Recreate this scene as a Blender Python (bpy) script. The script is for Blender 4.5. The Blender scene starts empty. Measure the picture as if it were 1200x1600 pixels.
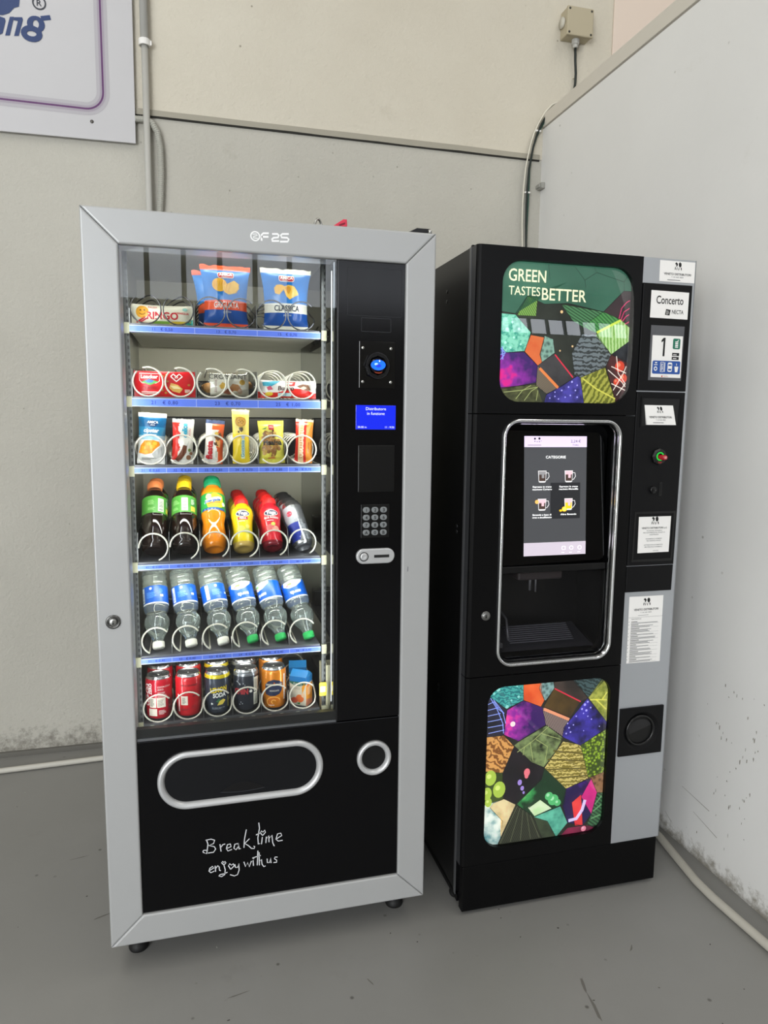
import bpy, bmesh, math, random
from mathutils import Matrix, Vector, noise
random.seed(7)
SC = bpy.context.scene
COL = SC.collection
PI = math.pi
# ---------------------------------------------------------------- camera, light, exposure
cam_d = bpy.data.cameras.new('camera'); cam = bpy.data.objects.new('camera', cam_d); COL.objects.link(cam)
cam.location = (0.228, -1.7055, 1.3914); cam.rotation_euler = (1.439, -0.011, -0.2599)
cam_d.sensor_fit = 'VERTICAL'; cam_d.sensor_height = 24.0; cam_d.lens = 1106.7 * 24.0 / 1600.0
cam_d.clip_start = 0.02; cam_d.clip_end = 60
SC.camera = cam
SC.view_settings.view_transform = 'Standard'; SC.view_settings.look = 'None'
SC.view_settings.gamma = 1.0; SC.view_settings.use_curve_mapping = False
SC.view_settings.exposure = -0.06
SKYLIGHT = 58.0     # W, each roof light
WINDOW = 3.6         # radiance of the ribbon window panes
DOORWAY = 560.0      # W, daylight through the open shutter door behind the camera
LEFT_FILL = 90.0     # W, added fill from the left to brighten the right wall
LED = 0.95           # W, each upright light strip in the snack machine
TRAY_FILL = 0.90     # W, each added fill light under a tray
world = bpy.data.worlds.new('world'); SC.world = world; world.use_nodes = True
world.node_tree.nodes['Background'].inputs[0].default_value = (0.80, 0.86, 0.92, 1)
world.node_tree.nodes['Background'].inputs[1].default_value = 0.35

def area(name, loc, target, sx, sy, watts, col=(1, 1, 1)):
    d = bpy.data.lights.new(name, 'AREA'); d.shape = 'RECTANGLE'; d.size = sx; d.size_y = sy; d.energy = watts; d.color = col
    o = bpy.data.objects.new(name, d); COL.objects.link(o); o.location = loc
    v = Vector(target) - Vector(loc); o.rotation_euler = v.to_track_quat('-Z', 'Y').to_euler()
    return o
area('skylight_lamp', (-1.2, -1.9, 4.9), (-1.2, -1.9, 0), 1.2, 5.0, SKYLIGHT, (1, 0.98, 0.95))
area('skylight_lamp', (2.6, -1.9, 4.9), (2.6, -1.9, 0), 1.2, 5.0, SKYLIGHT, (1, 0.96, 0.90))
area('doorway_daylight', (-2.9, -6.8, 1.7), (0.6, 0.3, 0.6), 3.6, 3.4, DOORWAY, (0.94, 0.97, 1.0))
area('left_fill_light', (-4.9, -3.6, 1.9), (0.6, 0.6, 1.2), 3.0, 3.4, LEFT_FILL, (0.93, 0.97, 1.0))  # added fill, no opening in the left wall
for lx in (0.090, 0.546):
    area('led_strip_lamp', (lx, 0.048, 1.18), (0.31, 0.20, 1.18), 0.014, 1.10, LED, (0.93, 0.97, 1.0))
for lz in (1.782, 1.586, 1.416, 1.254, 1.014, 0.776):
    area('tray_fill', (0.311, 0.125, lz), (0.311, 0.32, lz - 0.22), 0.42, 0.02, TRAY_FILL * (0.3 if lz < 0.9 else 0.45 if lz > 1.7 else 1.0), (1.0, 0.98, 0.90))  # unseen fill lights added to brighten the back of the compartment

# ---------------------------------------------------------------- colour and materials
def lin(c):
    if isinstance(c, str):
        c = c.lstrip('#'); c = [int(c[i:i+2], 16) for i in (0, 2, 4)]
    r = []
    for v in c[:3]:
        v = v / 255.0
        r.append(v / 12.92 if v <= 0.04045 else ((v + 0.055) / 1.055) ** 2.4)
    return (r[0], r[1], r[2], 1.0)
MATS = {}
def mat(name, col='#808080', rough=0.5, metal=0.0, emit=None, es=0.0, trans=0.0, ior=1.45, bump=0.0, bscale=200.0, var=0.0, vscale=8.0, coat=0.0, spec=0.5, ecol=None):
    if name in MATS: return MATS[name]
    m = bpy.data.materials.new(name); m.use_nodes = True; nt = m.node_tree
    b = nt.nodes['Principled BSDF']
    b.inputs['Base Color'].default_value = lin(col); b.inputs['Roughness'].default_value = rough
    b.inputs['Metallic'].default_value = metal; b.inputs['IOR'].default_value = ior
    b.inputs['Transmission Weight'].default_value = trans; b.inputs['Coat Weight'].default_value = coat
    b.inputs['Coat Roughness'].default_value = 0.06
    b.inputs['Specular IOR Level'].default_value = spec
    if es:
        b.inputs['Emission Color'].default_value = lin(emit or col); b.inputs['Emission Strength'].default_value = es
    if bump or var:
        tc = nt.nodes.new('ShaderNodeTexCoord')
    if bump:
        n = nt.nodes.new('ShaderNodeTexNoise'); n.inputs['Scale'].default_value = bscale; n.inputs['Detail'].default_value = 3
        nt.links.new(tc.outputs['Object'], n.inputs['Vector'])
        bp = nt.nodes.new('ShaderNodeBump'); bp.inputs['Strength'].default_value = bump; bp.inputs['Distance'].default_value = 0.002
        nt.links.new(n.outputs['Fac'], bp.inputs['Height']); nt.links.new(bp.outputs['Normal'], b.inputs['Normal'])
    if var:
        n = nt.nodes.new('ShaderNodeTexNoise'); n.inputs['Scale'].default_value = vscale; n.inputs['Detail'].default_value = 5
        nt.links.new(tc.outputs['Object'], n.inputs['Vector'])
        mx = nt.nodes.new('ShaderNodeMix'); mx.data_type = 'RGBA'
        a = lin(col); mx.inputs[6].default_value = [max(0, x * (1 - var)) for x in a[:3]] + [1]; mx.inputs[7].default_value = [min(1, x * (1 + var)) for x in a[:3]] + [1]
        nt.links.new(n.outputs['Fac'], mx.inputs[0]); nt.links.new(mx.outputs[2], b.inputs['Base Color'])
    MATS[name] = m; return m

def pane_mat(name, tint=(1, 1, 1, 1), ior=1.5, gain=1.0, rough=0.0):
    m = bpy.data.materials.new(name); m.use_nodes = True; nt = m.node_tree; nt.nodes.clear()
    out = nt.nodes.new('ShaderNodeOutputMaterial'); mix = nt.nodes.new('ShaderNodeMixShader')
    t = nt.nodes.new('ShaderNodeBsdfTransparent'); t.inputs[0].default_value = tint
    g = nt.nodes.new('ShaderNodeBsdfGlossy'); g.inputs['Roughness'].default_value = rough
    f = nt.nodes.new('ShaderNodeFresnel'); f.inputs['IOR'].default_value = ior
    mu = nt.nodes.new('ShaderNodeMath'); mu.operation = 'MULTIPLY'; mu.inputs[1].default_value = gain; mu.use_clamp = True
    nt.links.new(f.outputs[0], mu.inputs[0]); nt.links.new(mu.outputs[0], mix.inputs[0])
    nt.links.new(t.outputs[0], mix.inputs[1]); nt.links.new(g.outputs[0], mix.inputs[2]); nt.links.new(mix.outputs[0], out.inputs[0])
    MATS[name] = m; return m

def pattern_mat(name, ca, cb, kind='noise', scale=30.0, es=0.55, rot=0.0, lo=0.35, hi=0.65, dist=0.0):
    """backlit print: two ink colours mixed by a procedural pattern"""
    if name in MATS: return MATS[name]
    m = bpy.data.materials.new(name); m.use_nodes = True; nt = m.node_tree; b = nt.nodes['Principled BSDF']
    tc = nt.nodes.new('ShaderNodeTexCoord'); mp = nt.nodes.new('ShaderNodeMapping'); mp.inputs['Rotation'].default_value = (0, rot, 0)
    nt.links.new(tc.outputs['Object'], mp.inputs['Vector'])
    if kind == 'stripe':
        n = nt.nodes.new('ShaderNodeTexWave'); n.inputs['Scale'].default_value = scale; n.inputs['Distortion'].default_value = dist; n.inputs['Detail Scale'].default_value = 3.0
        fac = n.outputs['Fac']
    elif kind == 'radial':      # glow about a point of the print: scale = (x, z, radius), dist = third (edge) colour
        mp.inputs['Rotation'].default_value = (0, 0, 0); cx, cz, rad = scale; mp.inputs['Location'].default_value = (-(cx - 1.234) / rad, 0, -cz / rad); mp.inputs['Scale'].default_value = (1 / rad, 0, 1 / rad)
        nz = nt.nodes.new('ShaderNodeTexNoise'); nz.inputs['Scale'].default_value = 40; nt.links.new(tc.outputs['Object'], nz.inputs['Vector'])
        n = nt.nodes.new('ShaderNodeVectorMath'); n.operation = 'LENGTH'
        ad = nt.nodes.new('ShaderNodeMath'); ad.operation = 'MULTIPLY_ADD'; ad.inputs[1].default_value = .9; nt.links.new(nz.outputs['Fac'], ad.inputs[0]); nt.links.new(n.outputs['Value'], ad.inputs[2]); fac = ad.outputs[0]; lo, hi = .45, 1.0
    elif kind == 'cell':
        n = nt.nodes.new('ShaderNodeTexVoronoi'); n.inputs['Scale'].default_value = scale; fac = n.outputs['Distance']
    else:
        n = nt.nodes.new('ShaderNodeTexNoise'); n.inputs['Scale'].default_value = scale; n.inputs['Detail'].default_value = 4; n.inputs['Distortion'].default_value = dist; fac = n.outputs['Fac']
    nt.links.new(mp.outputs[0], n.inputs[0] if kind == 'radial' else n.inputs['Vector'])
    r = nt.nodes.new('ShaderNodeValToRGB'); r.color_ramp.elements[0].position = lo; r.color_ramp.elements[1].position = hi
    r.color_ramp.elements[0].color = lin(ca); r.color_ramp.elements[1].color = lin(cb)
    if kind == 'radial':
        e = r.color_ramp.elements.new(1.0); e.color = lin(dist); r.color_ramp.elements[1].position = .72
    nt.links.new(fac, r.inputs[0]); nt.links.new(r.outputs[0], b.inputs['Base Color']); nt.links.new(r.outputs[0], b.inputs['Emission Color'])
    b.inputs['Emission Strength'].default_value = es; b.inputs['Roughness'].default_value = 0.4
    MATS[name] = m; return m

def ramp(nt, src, stops):
    r = nt.nodes.new('ShaderNodeValToRGB'); e = r.color_ramp.elements
    e[0].position, e[0].color = stops[0][0], lin(stops[0][1]); e[1].position, e[1].color = stops[-1][0], lin(stops[-1][1])
    for p, c in stops[1:-1]:
        k = e.new(p); k.color = lin(c)
    nt.links.new(src, r.inputs[0]); return r.outputs[0]

def surface_mat(name, base, var, dirt, speck, rough, bump, bscale, grime=None, speck_amt=0.03, speck_scale=18, nrm=0.004):
    """painted plaster / concrete: slow tone variation, dark chips and specks, fine texture, optional scuffed base"""
    m = bpy.data.materials.new(name); m.use_nodes = True; nt = m.node_tree; b = nt.nodes['Principled BSDF']; L = nt.links.new
    tc = nt.nodes.new('ShaderNodeTexCoord'); P = tc.outputs['Object']
    def nz(scale, detail=4, rough_=0.55):
        n = nt.nodes.new('ShaderNodeTexNoise'); n.inputs['Scale'].default_value = scale; n.inputs['Detail'].default_value = detail; n.inputs['Roughness'].default_value = rough_
        L(P, n.inputs['Vector']); return n.outputs['Fac']
    def mix(fac, a, c):
        mx = nt.nodes.new('ShaderNodeMix'); mx.data_type = 'RGBA'; L(fac, mx.inputs[0])
        for s, v in ((6, a), (7, c)):
            if isinstance(v, str): mx.inputs[s].default_value = lin(v)
            else: L(v, mx.inputs[s])
        return mx.outputs[2]
    def mth(op, a, c):
        q = nt.nodes.new('ShaderNodeMath'); q.operation = op; q.use_clamp = True
        for i, v in enumerate((a, c)):
            if isinstance(v, (int, float)): q.inputs[i].default_value = v
            else: L(v, q.inputs[i])
        return q.outputs[0]
    col = ramp(nt, nz(1.6, 6), [(0.3, base), (0.7, var)])
    blot = ramp(nt, nz(5.0, 8, 0.7), [(0.62, '#000000'), (0.80, '#ffffff')])
    col = mix(mth('MULTIPLY', blot, 0.45), col, dirt)
    v = nt.nodes.new('ShaderNodeTexVoronoi'); v.inputs['Scale'].default_value = speck_scale; L(P, v.inputs['Vector'])
    sp = ramp(nt, v.outputs['Distance'], [(speck_amt, '#ffffff'), (speck_amt + 0.05, '#000000')])
    gate = ramp(nt, nz(7.0, 3), [(0.52, '#000000'), (0.60, '#ffffff')])
    col = mix(mth('MULTIPLY', mth('MULTIPLY', sp, gate), 0.75), col, speck)
    if grime:
        s = nt.nodes.new('ShaderNodeSeparateXYZ'); L(P, s.inputs[0])
        h = nt.nodes.new('ShaderNodeMapRange'); h.inputs['From Min'].default_value = 0.0; h.inputs['From Max'].default_value = grime[1]; h.inputs['To Min'].default_value = 1.0; h.inputs['To Max'].default_value = 0.0; h.clamp = True
        L(s.outputs['Z'], h.inputs['Value'])
        pat = mth('ADD', mth('MULTIPLY', nz(26.0, 8, 0.75), 0.75), mth('MULTIPLY', h.outputs[0], 0.36))
        pat = ramp(nt, pat, [(0.60, '#000000'), (0.76, '#ffffff')])
        col = mix(mth('MULTIPLY', pat, 0.85), col, grime[0])
    L(col, b.inputs['Base Color']); b.inputs['Roughness'].default_value = rough
    bp = nt.nodes.new('ShaderNodeBump'); bp.inputs['Strength'].default_value = bump; bp.inputs['Distance'].default_value = nrm
    L(nz(bscale, 5, 0.6), bp.inputs['Height']); L(bp.outputs['Normal'], b.inputs['Normal'])
    MATS[name] = m; return m

# ---------------------------------------------------------------- mesh builder
_cap = {}
def font_mesh(s, bold=0.0, shear=0.0, spacing=1.0):
    k = (s, bold, shear, spacing)
    if k in _cap: return _cap[k]
    c = bpy.data.curves.new('lettering', 'FONT'); c.body = s; c.size = 1.0; c.offset = bold; c.shear = shear; c.space_character = spacing; c.resolution_u = 3
    o = bpy.data.objects.new('lettering', c); me = bpy.data.meshes.new_from_object(o)
    V = [(v.co.x / 0.70, v.co.y / 0.70) for v in me.vertices]; F = [tuple(p.vertices) for p in me.polygons]
    bpy.data.objects.remove(o); bpy.data.curves.remove(c); bpy.data.meshes.remove(me)
    _cap[k] = (V, F); return _cap[k]

def fmap(x0, z0, y): return lambda u, v: (x0 + u, y, z0 + v)
def cmap(R, z0=0.0, a0=0.0): return lambda u, v: (R * math.sin(a0 + u / R), -R * math.cos(a0 + u / R), z0 + v)
def rot90(mp, x=0.0, z=0.0): return lambda u, v: mp(x - v, z + u)      # lettering that runs upwards
def rotm90(mp, x=0.0, z=0.0): return lambda u, v: mp(x + v, z - u)     # lettering that runs downwards
def shift(mp, x, z, a=0.0):
    ca, sa = math.cos(a), math.sin(a)
    return lambda u, v: mp(x + ca * u - sa * v, z + sa * u + ca * v)

class MB:
    def __init__(s): s.v = []; s.f = []; s.m = []; s.sm = []
    def add(s, V, F, m=0, smooth=False):
        o = len(s.v); s.v += [tuple(p) for p in V]
        for i, f in enumerate(F):
            s.f.append([o + k for k in f]); s.m.append(m[i] if isinstance(m, list) else m); s.sm.append(smooth)
        return s
    def box(s, x0, x1, y0, y1, z0, z1, m=0, bev=0.0, seg=2):
        if bev:
            bm = bmesh.new(); bmesh.ops.create_cube(bm, size=1.0)
            for v in bm.verts: v.co = (x0 + (v.co.x + .5) * (x1 - x0), y0 + (v.co.y + .5) * (y1 - y0), z0 + (v.co.z + .5) * (z1 - z0))
            bmesh.ops.bevel(bm, geom=bm.edges[:], offset=bev, segments=seg, profile=0.5, affect='EDGES'); s.bm(bm, m); return s
        V = [(x, y, z) for x in (x0, x1) for y in (y0, y1) for z in (z0, z1)]
        return s.add(V, [(0, 1, 3, 2), (4, 6, 7, 5), (0, 4, 5, 1), (2, 3, 7, 6), (0, 2, 6, 4), (1, 5, 7, 3)], m)
    def bm(s, bm, m=0, smooth=False):
        bm.verts.index_update(); s.add([v.co[:] for v in bm.verts], [[v.index for v in f.verts] for f in bm.faces], m, smooth); bm.free()
    def prism(s, P, y0, y1, m=0, ms=None, bev=0.0):
        """outline in x,z extruded from y0 (front) to y1; optional front chamfer"""
        n = len(P); ms = m if ms is None else ms
        if bev:
            bm = bmesh.new(); a = [bm.verts.new((x, y0, z)) for x, z in P]; b = [bm.verts.new((x, y1, z)) for x, z in P]
            f = bm.faces.new(a); bm.faces.new(b[::-1])
            for i in range(n): bm.faces.new((a[i], b[i], b[(i + 1) % n], a[(i + 1) % n]))
            bmesh.ops.recalc_face_normals(bm, faces=bm.faces[:])
            bmesh.ops.bevel(bm, geom=list(f.edges), offset=bev, segments=3, profile=0.5, affect='EDGES'); s.bm(bm, m); return s
        V = [(x, y0, z) for x, z in P] + [(x, y1, z) for x, z in P]
        s.add(V[:n], [tuple(range(n))], m); s.add(V[n:], [tuple(range(n))[::-1]], m)
        return s.add(V, [(i, n + i, n + (i + 1) % n, (i + 1) % n) for i in range(n)], ms)
    def ring(s, O, I, y0, y1, m=0):
        n = len(O); V = [(x, y0, z) for x, z in O] + [(x, y0, z) for x, z in I] + [(x, y1, z) for x, z in O] + [(x, y1, z) for x, z in I]; F = []
        for i in range(n):
            j = (i + 1) % n
            F += [(i, j, n + j, n + i), (2*n + i, 3*n + i, 3*n + j, 2*n + j), (i, 2*n + i, 2*n + j, j), (n + i, n + j, 3*n + j, 3*n + i)]
        return s.add(V, F, m)
    def sweep(s, path, prof, m=0, smooth=True):
        """closed path of (x,z, nx,nz outward); prof = [(offset outward, y)] closed"""
        n, k = len(path), len(prof); V = [(x + o * nx, y, z + o * nz) for x, z, nx, nz in path for o, y in prof]
        F = [(i * k + j, ((i + 1) % n) * k + j, ((i + 1) % n) * k + (j + 1) % k, i * k + (j + 1) % k) for i in range(n) for j in range(k)]
        return s.add(V, F, m, smooth)
    def tube(s, P, r, n=8, m=0, closed=False, smooth=True):
        P = [Vector(p) for p in P]; k = len(P); V = []; up = None
        for i, p in enumerate(P):
            t = (P[(i + 1) % k] - P[i - 1]) if closed else (P[min(i + 1, k - 1)] - P[max(i - 1, 0)])
            if t.length < 1e-9: t = Vector((0, 0, 1))
            t.normalize()
            if up is None: up = Vector((0, 0, 1)) if abs(t.z) < .9 else Vector((1, 0, 0))
            a = up - t * up.dot(t)
            if a.length < 1e-6: a = t.orthogonal()
            a.normalize(); up = a; b = t.cross(a); rr = r[i] if isinstance(r, (list, tuple)) else r
            V += [tuple(p + rr * (math.cos(2*PI*j/n) * a + math.sin(2*PI*j/n) * b)) for j in range(n)]
        K = k if closed else k - 1
        F = [(i*n + j, i*n + (j+1) % n, ((i+1) % k)*n + (j+1) % n, ((i+1) % k)*n + j) for i in range(K) for j in range(n)]
        if not closed: F += [tuple(range(n))[::-1], tuple(range((k-1)*n, k*n))]
        return s.add(V, F, m, smooth)
    def lathe(s, prof, n=28, m=0, M=None, smooth=True):
        V = []; F = []; mm = []; rows = []
        for r, z in prof:
            if r < 1e-6: rows.append([len(V)]); V.append((0, 0, z))
            else:
                rows.append(list(range(len(V), len(V) + n))); V += [(r * math.sin(2*PI*j/n), -r * math.cos(2*PI*j/n), z) for j in range(n)]
        for i in range(len(rows) - 1):
            A, B = rows[i], rows[i+1]; mi = m[i] if isinstance(m, (list, tuple)) else m
            for j in range(n):
                q = (A[j % len(A)], A[(j+1) % len(A)], B[(j+1) % len(B)], B[j % len(B)]); q = [x for t, x in enumerate(q) if x not in q[:t]]
                if len(q) > 2: F.append(q); mm.append(mi)
        if M is not None: V = [tuple(M @ Vector(p)) for p in V]
        return s.add(V, F, mm, smooth)
    def text(s, t, h, mp, m=0, align='c', bold=0.0, shear=0.0, sx=1.0, spacing=1.0, w=None):
        V, F = font_mesh(t, bold, shear, spacing)
        if not V: return s
        x0 = min(p[0] for p in V); x1 = max(p[0] for p in V); kx = h * sx
        if w: kx = w / (x1 - x0)
        d = {'c': (x0 + x1) / 2, 'l': x0, 'r': x1}[align]
        return s.add([mp((x - d) * kx, y * h) for x, y in V], F, m)
    def line(s, P, w, mp, m=0, closed=False):
        n = len(P); V = []
        for i, p in enumerate(P):
            a = P[i-1] if (i or closed) else P[0]; b = P[(i+1) % n] if (i < n-1 or closed) else P[-1]
            tx, tz = b[0] - a[0], b[1] - a[1]; l = math.hypot(tx, tz) or 1
            V += [mp(p[0] - tz/l*w/2, p[1] + tx/l*w/2), mp(p[0] + tz/l*w/2, p[1] - tx/l*w/2)]
        K = n if closed else n - 1
        return s.add(V, [(2*i, 2*i+1, 2*((i+1) % n)+1, 2*((i+1) % n)) for i in range(K)], m)
    def poly(s, P, mp, m=0, rings=1):
        if rings > 1:       # follow curved surfaces: no long edges
            Q = []
            for a, c in zip(P, P[1:] + P[:1]):
                k = max(1, int(math.hypot(c[0]-a[0], c[1]-a[1])/.004)); Q += [(a[0]+(c[0]-a[0])*i/k, a[1]+(c[1]-a[1])*i/k) for i in range(k)]
            P = Q; rings = max(rings, 4)
        n = len(P); cx = sum(p[0] for p in P)/n; cz = sum(p[1] for p in P)/n; V = [mp(cx, cz)]; F = []
        for k in range(1, rings+1):
            t = k / rings; V += [mp(cx + (x-cx)*t, cz + (z-cz)*t) for x, z in P]
            for i in range(n):
                j = (i+1) % n
                if k == 1: F.append((0, 1+i, 1+j))
                else: F.append((1+(k-2)*n+i, 1+(k-1)*n+i, 1+(k-1)*n+j, 1+(k-2)*n+j))
        return s.add(V, F, m)
    def rect(s, x0, x1, z0, z1, mp, m=0, nx=1, nz=1):
        V = [mp(x0 + (x1-x0)*i/nx, z0 + (z1-z0)*j/nz) for j in range(nz+1) for i in range(nx+1)]
        return s.add(V, [(j*(nx+1)+i, j*(nx+1)+i+1, (j+1)*(nx+1)+i+1, (j+1)*(nx+1)+i) for j in range(nz) for i in range(nx)], m)
    def disc(s, cx, cz, rx, mp, m=0, rz=None, n=16, rings=1):
        rz = rx if rz is None else rz
        return s.poly([(cx + rx*math.cos(2*PI*i/n), cz + rz*math.sin(2*PI*i/n)) for i in range(n)], mp, m, rings)

OFF = {}
GROUPS = {'crisp_bag': 'crisp bags on the top tray', 'cake_bar': 'packs on the third tray', 'snack_bag': 'packs on the third tray', 'cookie_pack': 'packs on the third tray', 'nut_bag': 'packs on the third tray', 'wafer_bar': 'packs on the third tray', 'tea_bottle': 'dark tea bottles on the bottle tray', 'orange_drink_bottle': 'orange drink bottles on the bottle tray', 'juice_bottle': 'juice bottles on the bottle tray', 'energy_drink_can': 'energy drink cans on the bottle tray', 'water_bottle': 'water bottles on the water tray', 'red_can': 'cans on the bottom tray', 'lemon_can': 'cans on the bottom tray', 'dark_can': 'cans on the bottom tray', 'orange_can': 'cans on the bottom tray', 'tea_carton': 'tea cartons on the bottom tray'}
def obj(name, mb, mats, parent=None, kind=None):
    me = bpy.data.meshes.new(name); off = OFF.get(parent.name, (0, 0, 0)) if parent else (0, 0, 0)
    me.from_pydata([(x-off[0], y-off[1], z-off[2]) for x, y, z in mb.v], [], mb.f)
    mats = mats if isinstance(mats, (list, tuple)) else [mats]
    for m in mats: me.materials.append(m)
    me.polygons.foreach_set('material_index', mb.m); me.polygons.foreach_set('use_smooth', mb.sm)
    bm = bmesh.new(); bm.from_mesh(me); bmesh.ops.recalc_face_normals(bm, faces=bm.faces[:]); bm.to_mesh(me); bm.free()
    o = bpy.data.objects.new(name, me); COL.objects.link(o)
    if parent: o.parent = parent; OFF[o.name] = off
    if kind: o['kind'] = kind
    return o
def thing(name, label, cat, loc=(0, 0, 0), rot=(0, 0, 0), group=None, world=False):
    o = bpy.data.objects.new(name, None); COL.objects.link(o); o.location = loc; o.rotation_euler = rot; o.empty_display_size = 0.05
    tag(o, label, cat, group or GROUPS.get(name))
    if world: OFF[o.name] = loc
    return o
def tag(o, label, cat, group=None):
    o['label'] = label; o['category'] = cat
    if group: o['group'] = group
    return o
def dup(root, loc, label, rot=None):
    r = root.copy(); COL.objects.link(r); r.location = loc; r['label'] = label
    if rot: r.rotation_euler = rot
    for ch in list(root.children):
        c = ch.copy(); COL.objects.link(c); c.parent = r
        for g in list(ch.children):
            d = g.copy(); COL.objects.link(d); d.parent = c
    return r
def rrect(x0, x1, z0, z1, r, n=8):
    o = []
    for cx, cz, a0 in ((x1-r, z1-r, 0), (x0+r, z1-r, 90), (x0+r, z0+r, 180), (x1-r, z0+r, 270)):
        for k in range(n+1):
            a = math.radians(a0 + 90*k/n); o.append((cx + r*math.cos(a), cz + r*math.sin(a)))
    return o
def rpath(x0, x1, z0, z1, r, n=10):
    o = []
    for cx, cz, a0 in ((x1-r, z1-r, 0), (x0+r, z1-r, 90), (x0+r, z0+r, 180), (x1-r, z0+r, 270)):
        for k in range(n+1):
            a = math.radians(a0 + 90*k/n); o.append((cx + r*math.cos(a), cz + r*math.sin(a), math.cos(a), math.sin(a)))
    return o
def yhole(x, z, r, n=24): return [(x + r*math.cos(2*PI*i/n), z + r*math.sin(2*PI*i/n)) for i in range(n)]
def ycyl(mb, x, z, prof, m=0, n=24, smooth=True):
    """lathe about the y axis through x,z ; prof = (radius, y)"""
    M = Matrix.Translation((x, 0, z)) @ Matrix.Rotation(PI/2, 4, 'X') @ Matrix.Scale(-1, 4, (0, 0, 1))
    return mb.lathe(prof, n, m, M, smooth)
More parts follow.
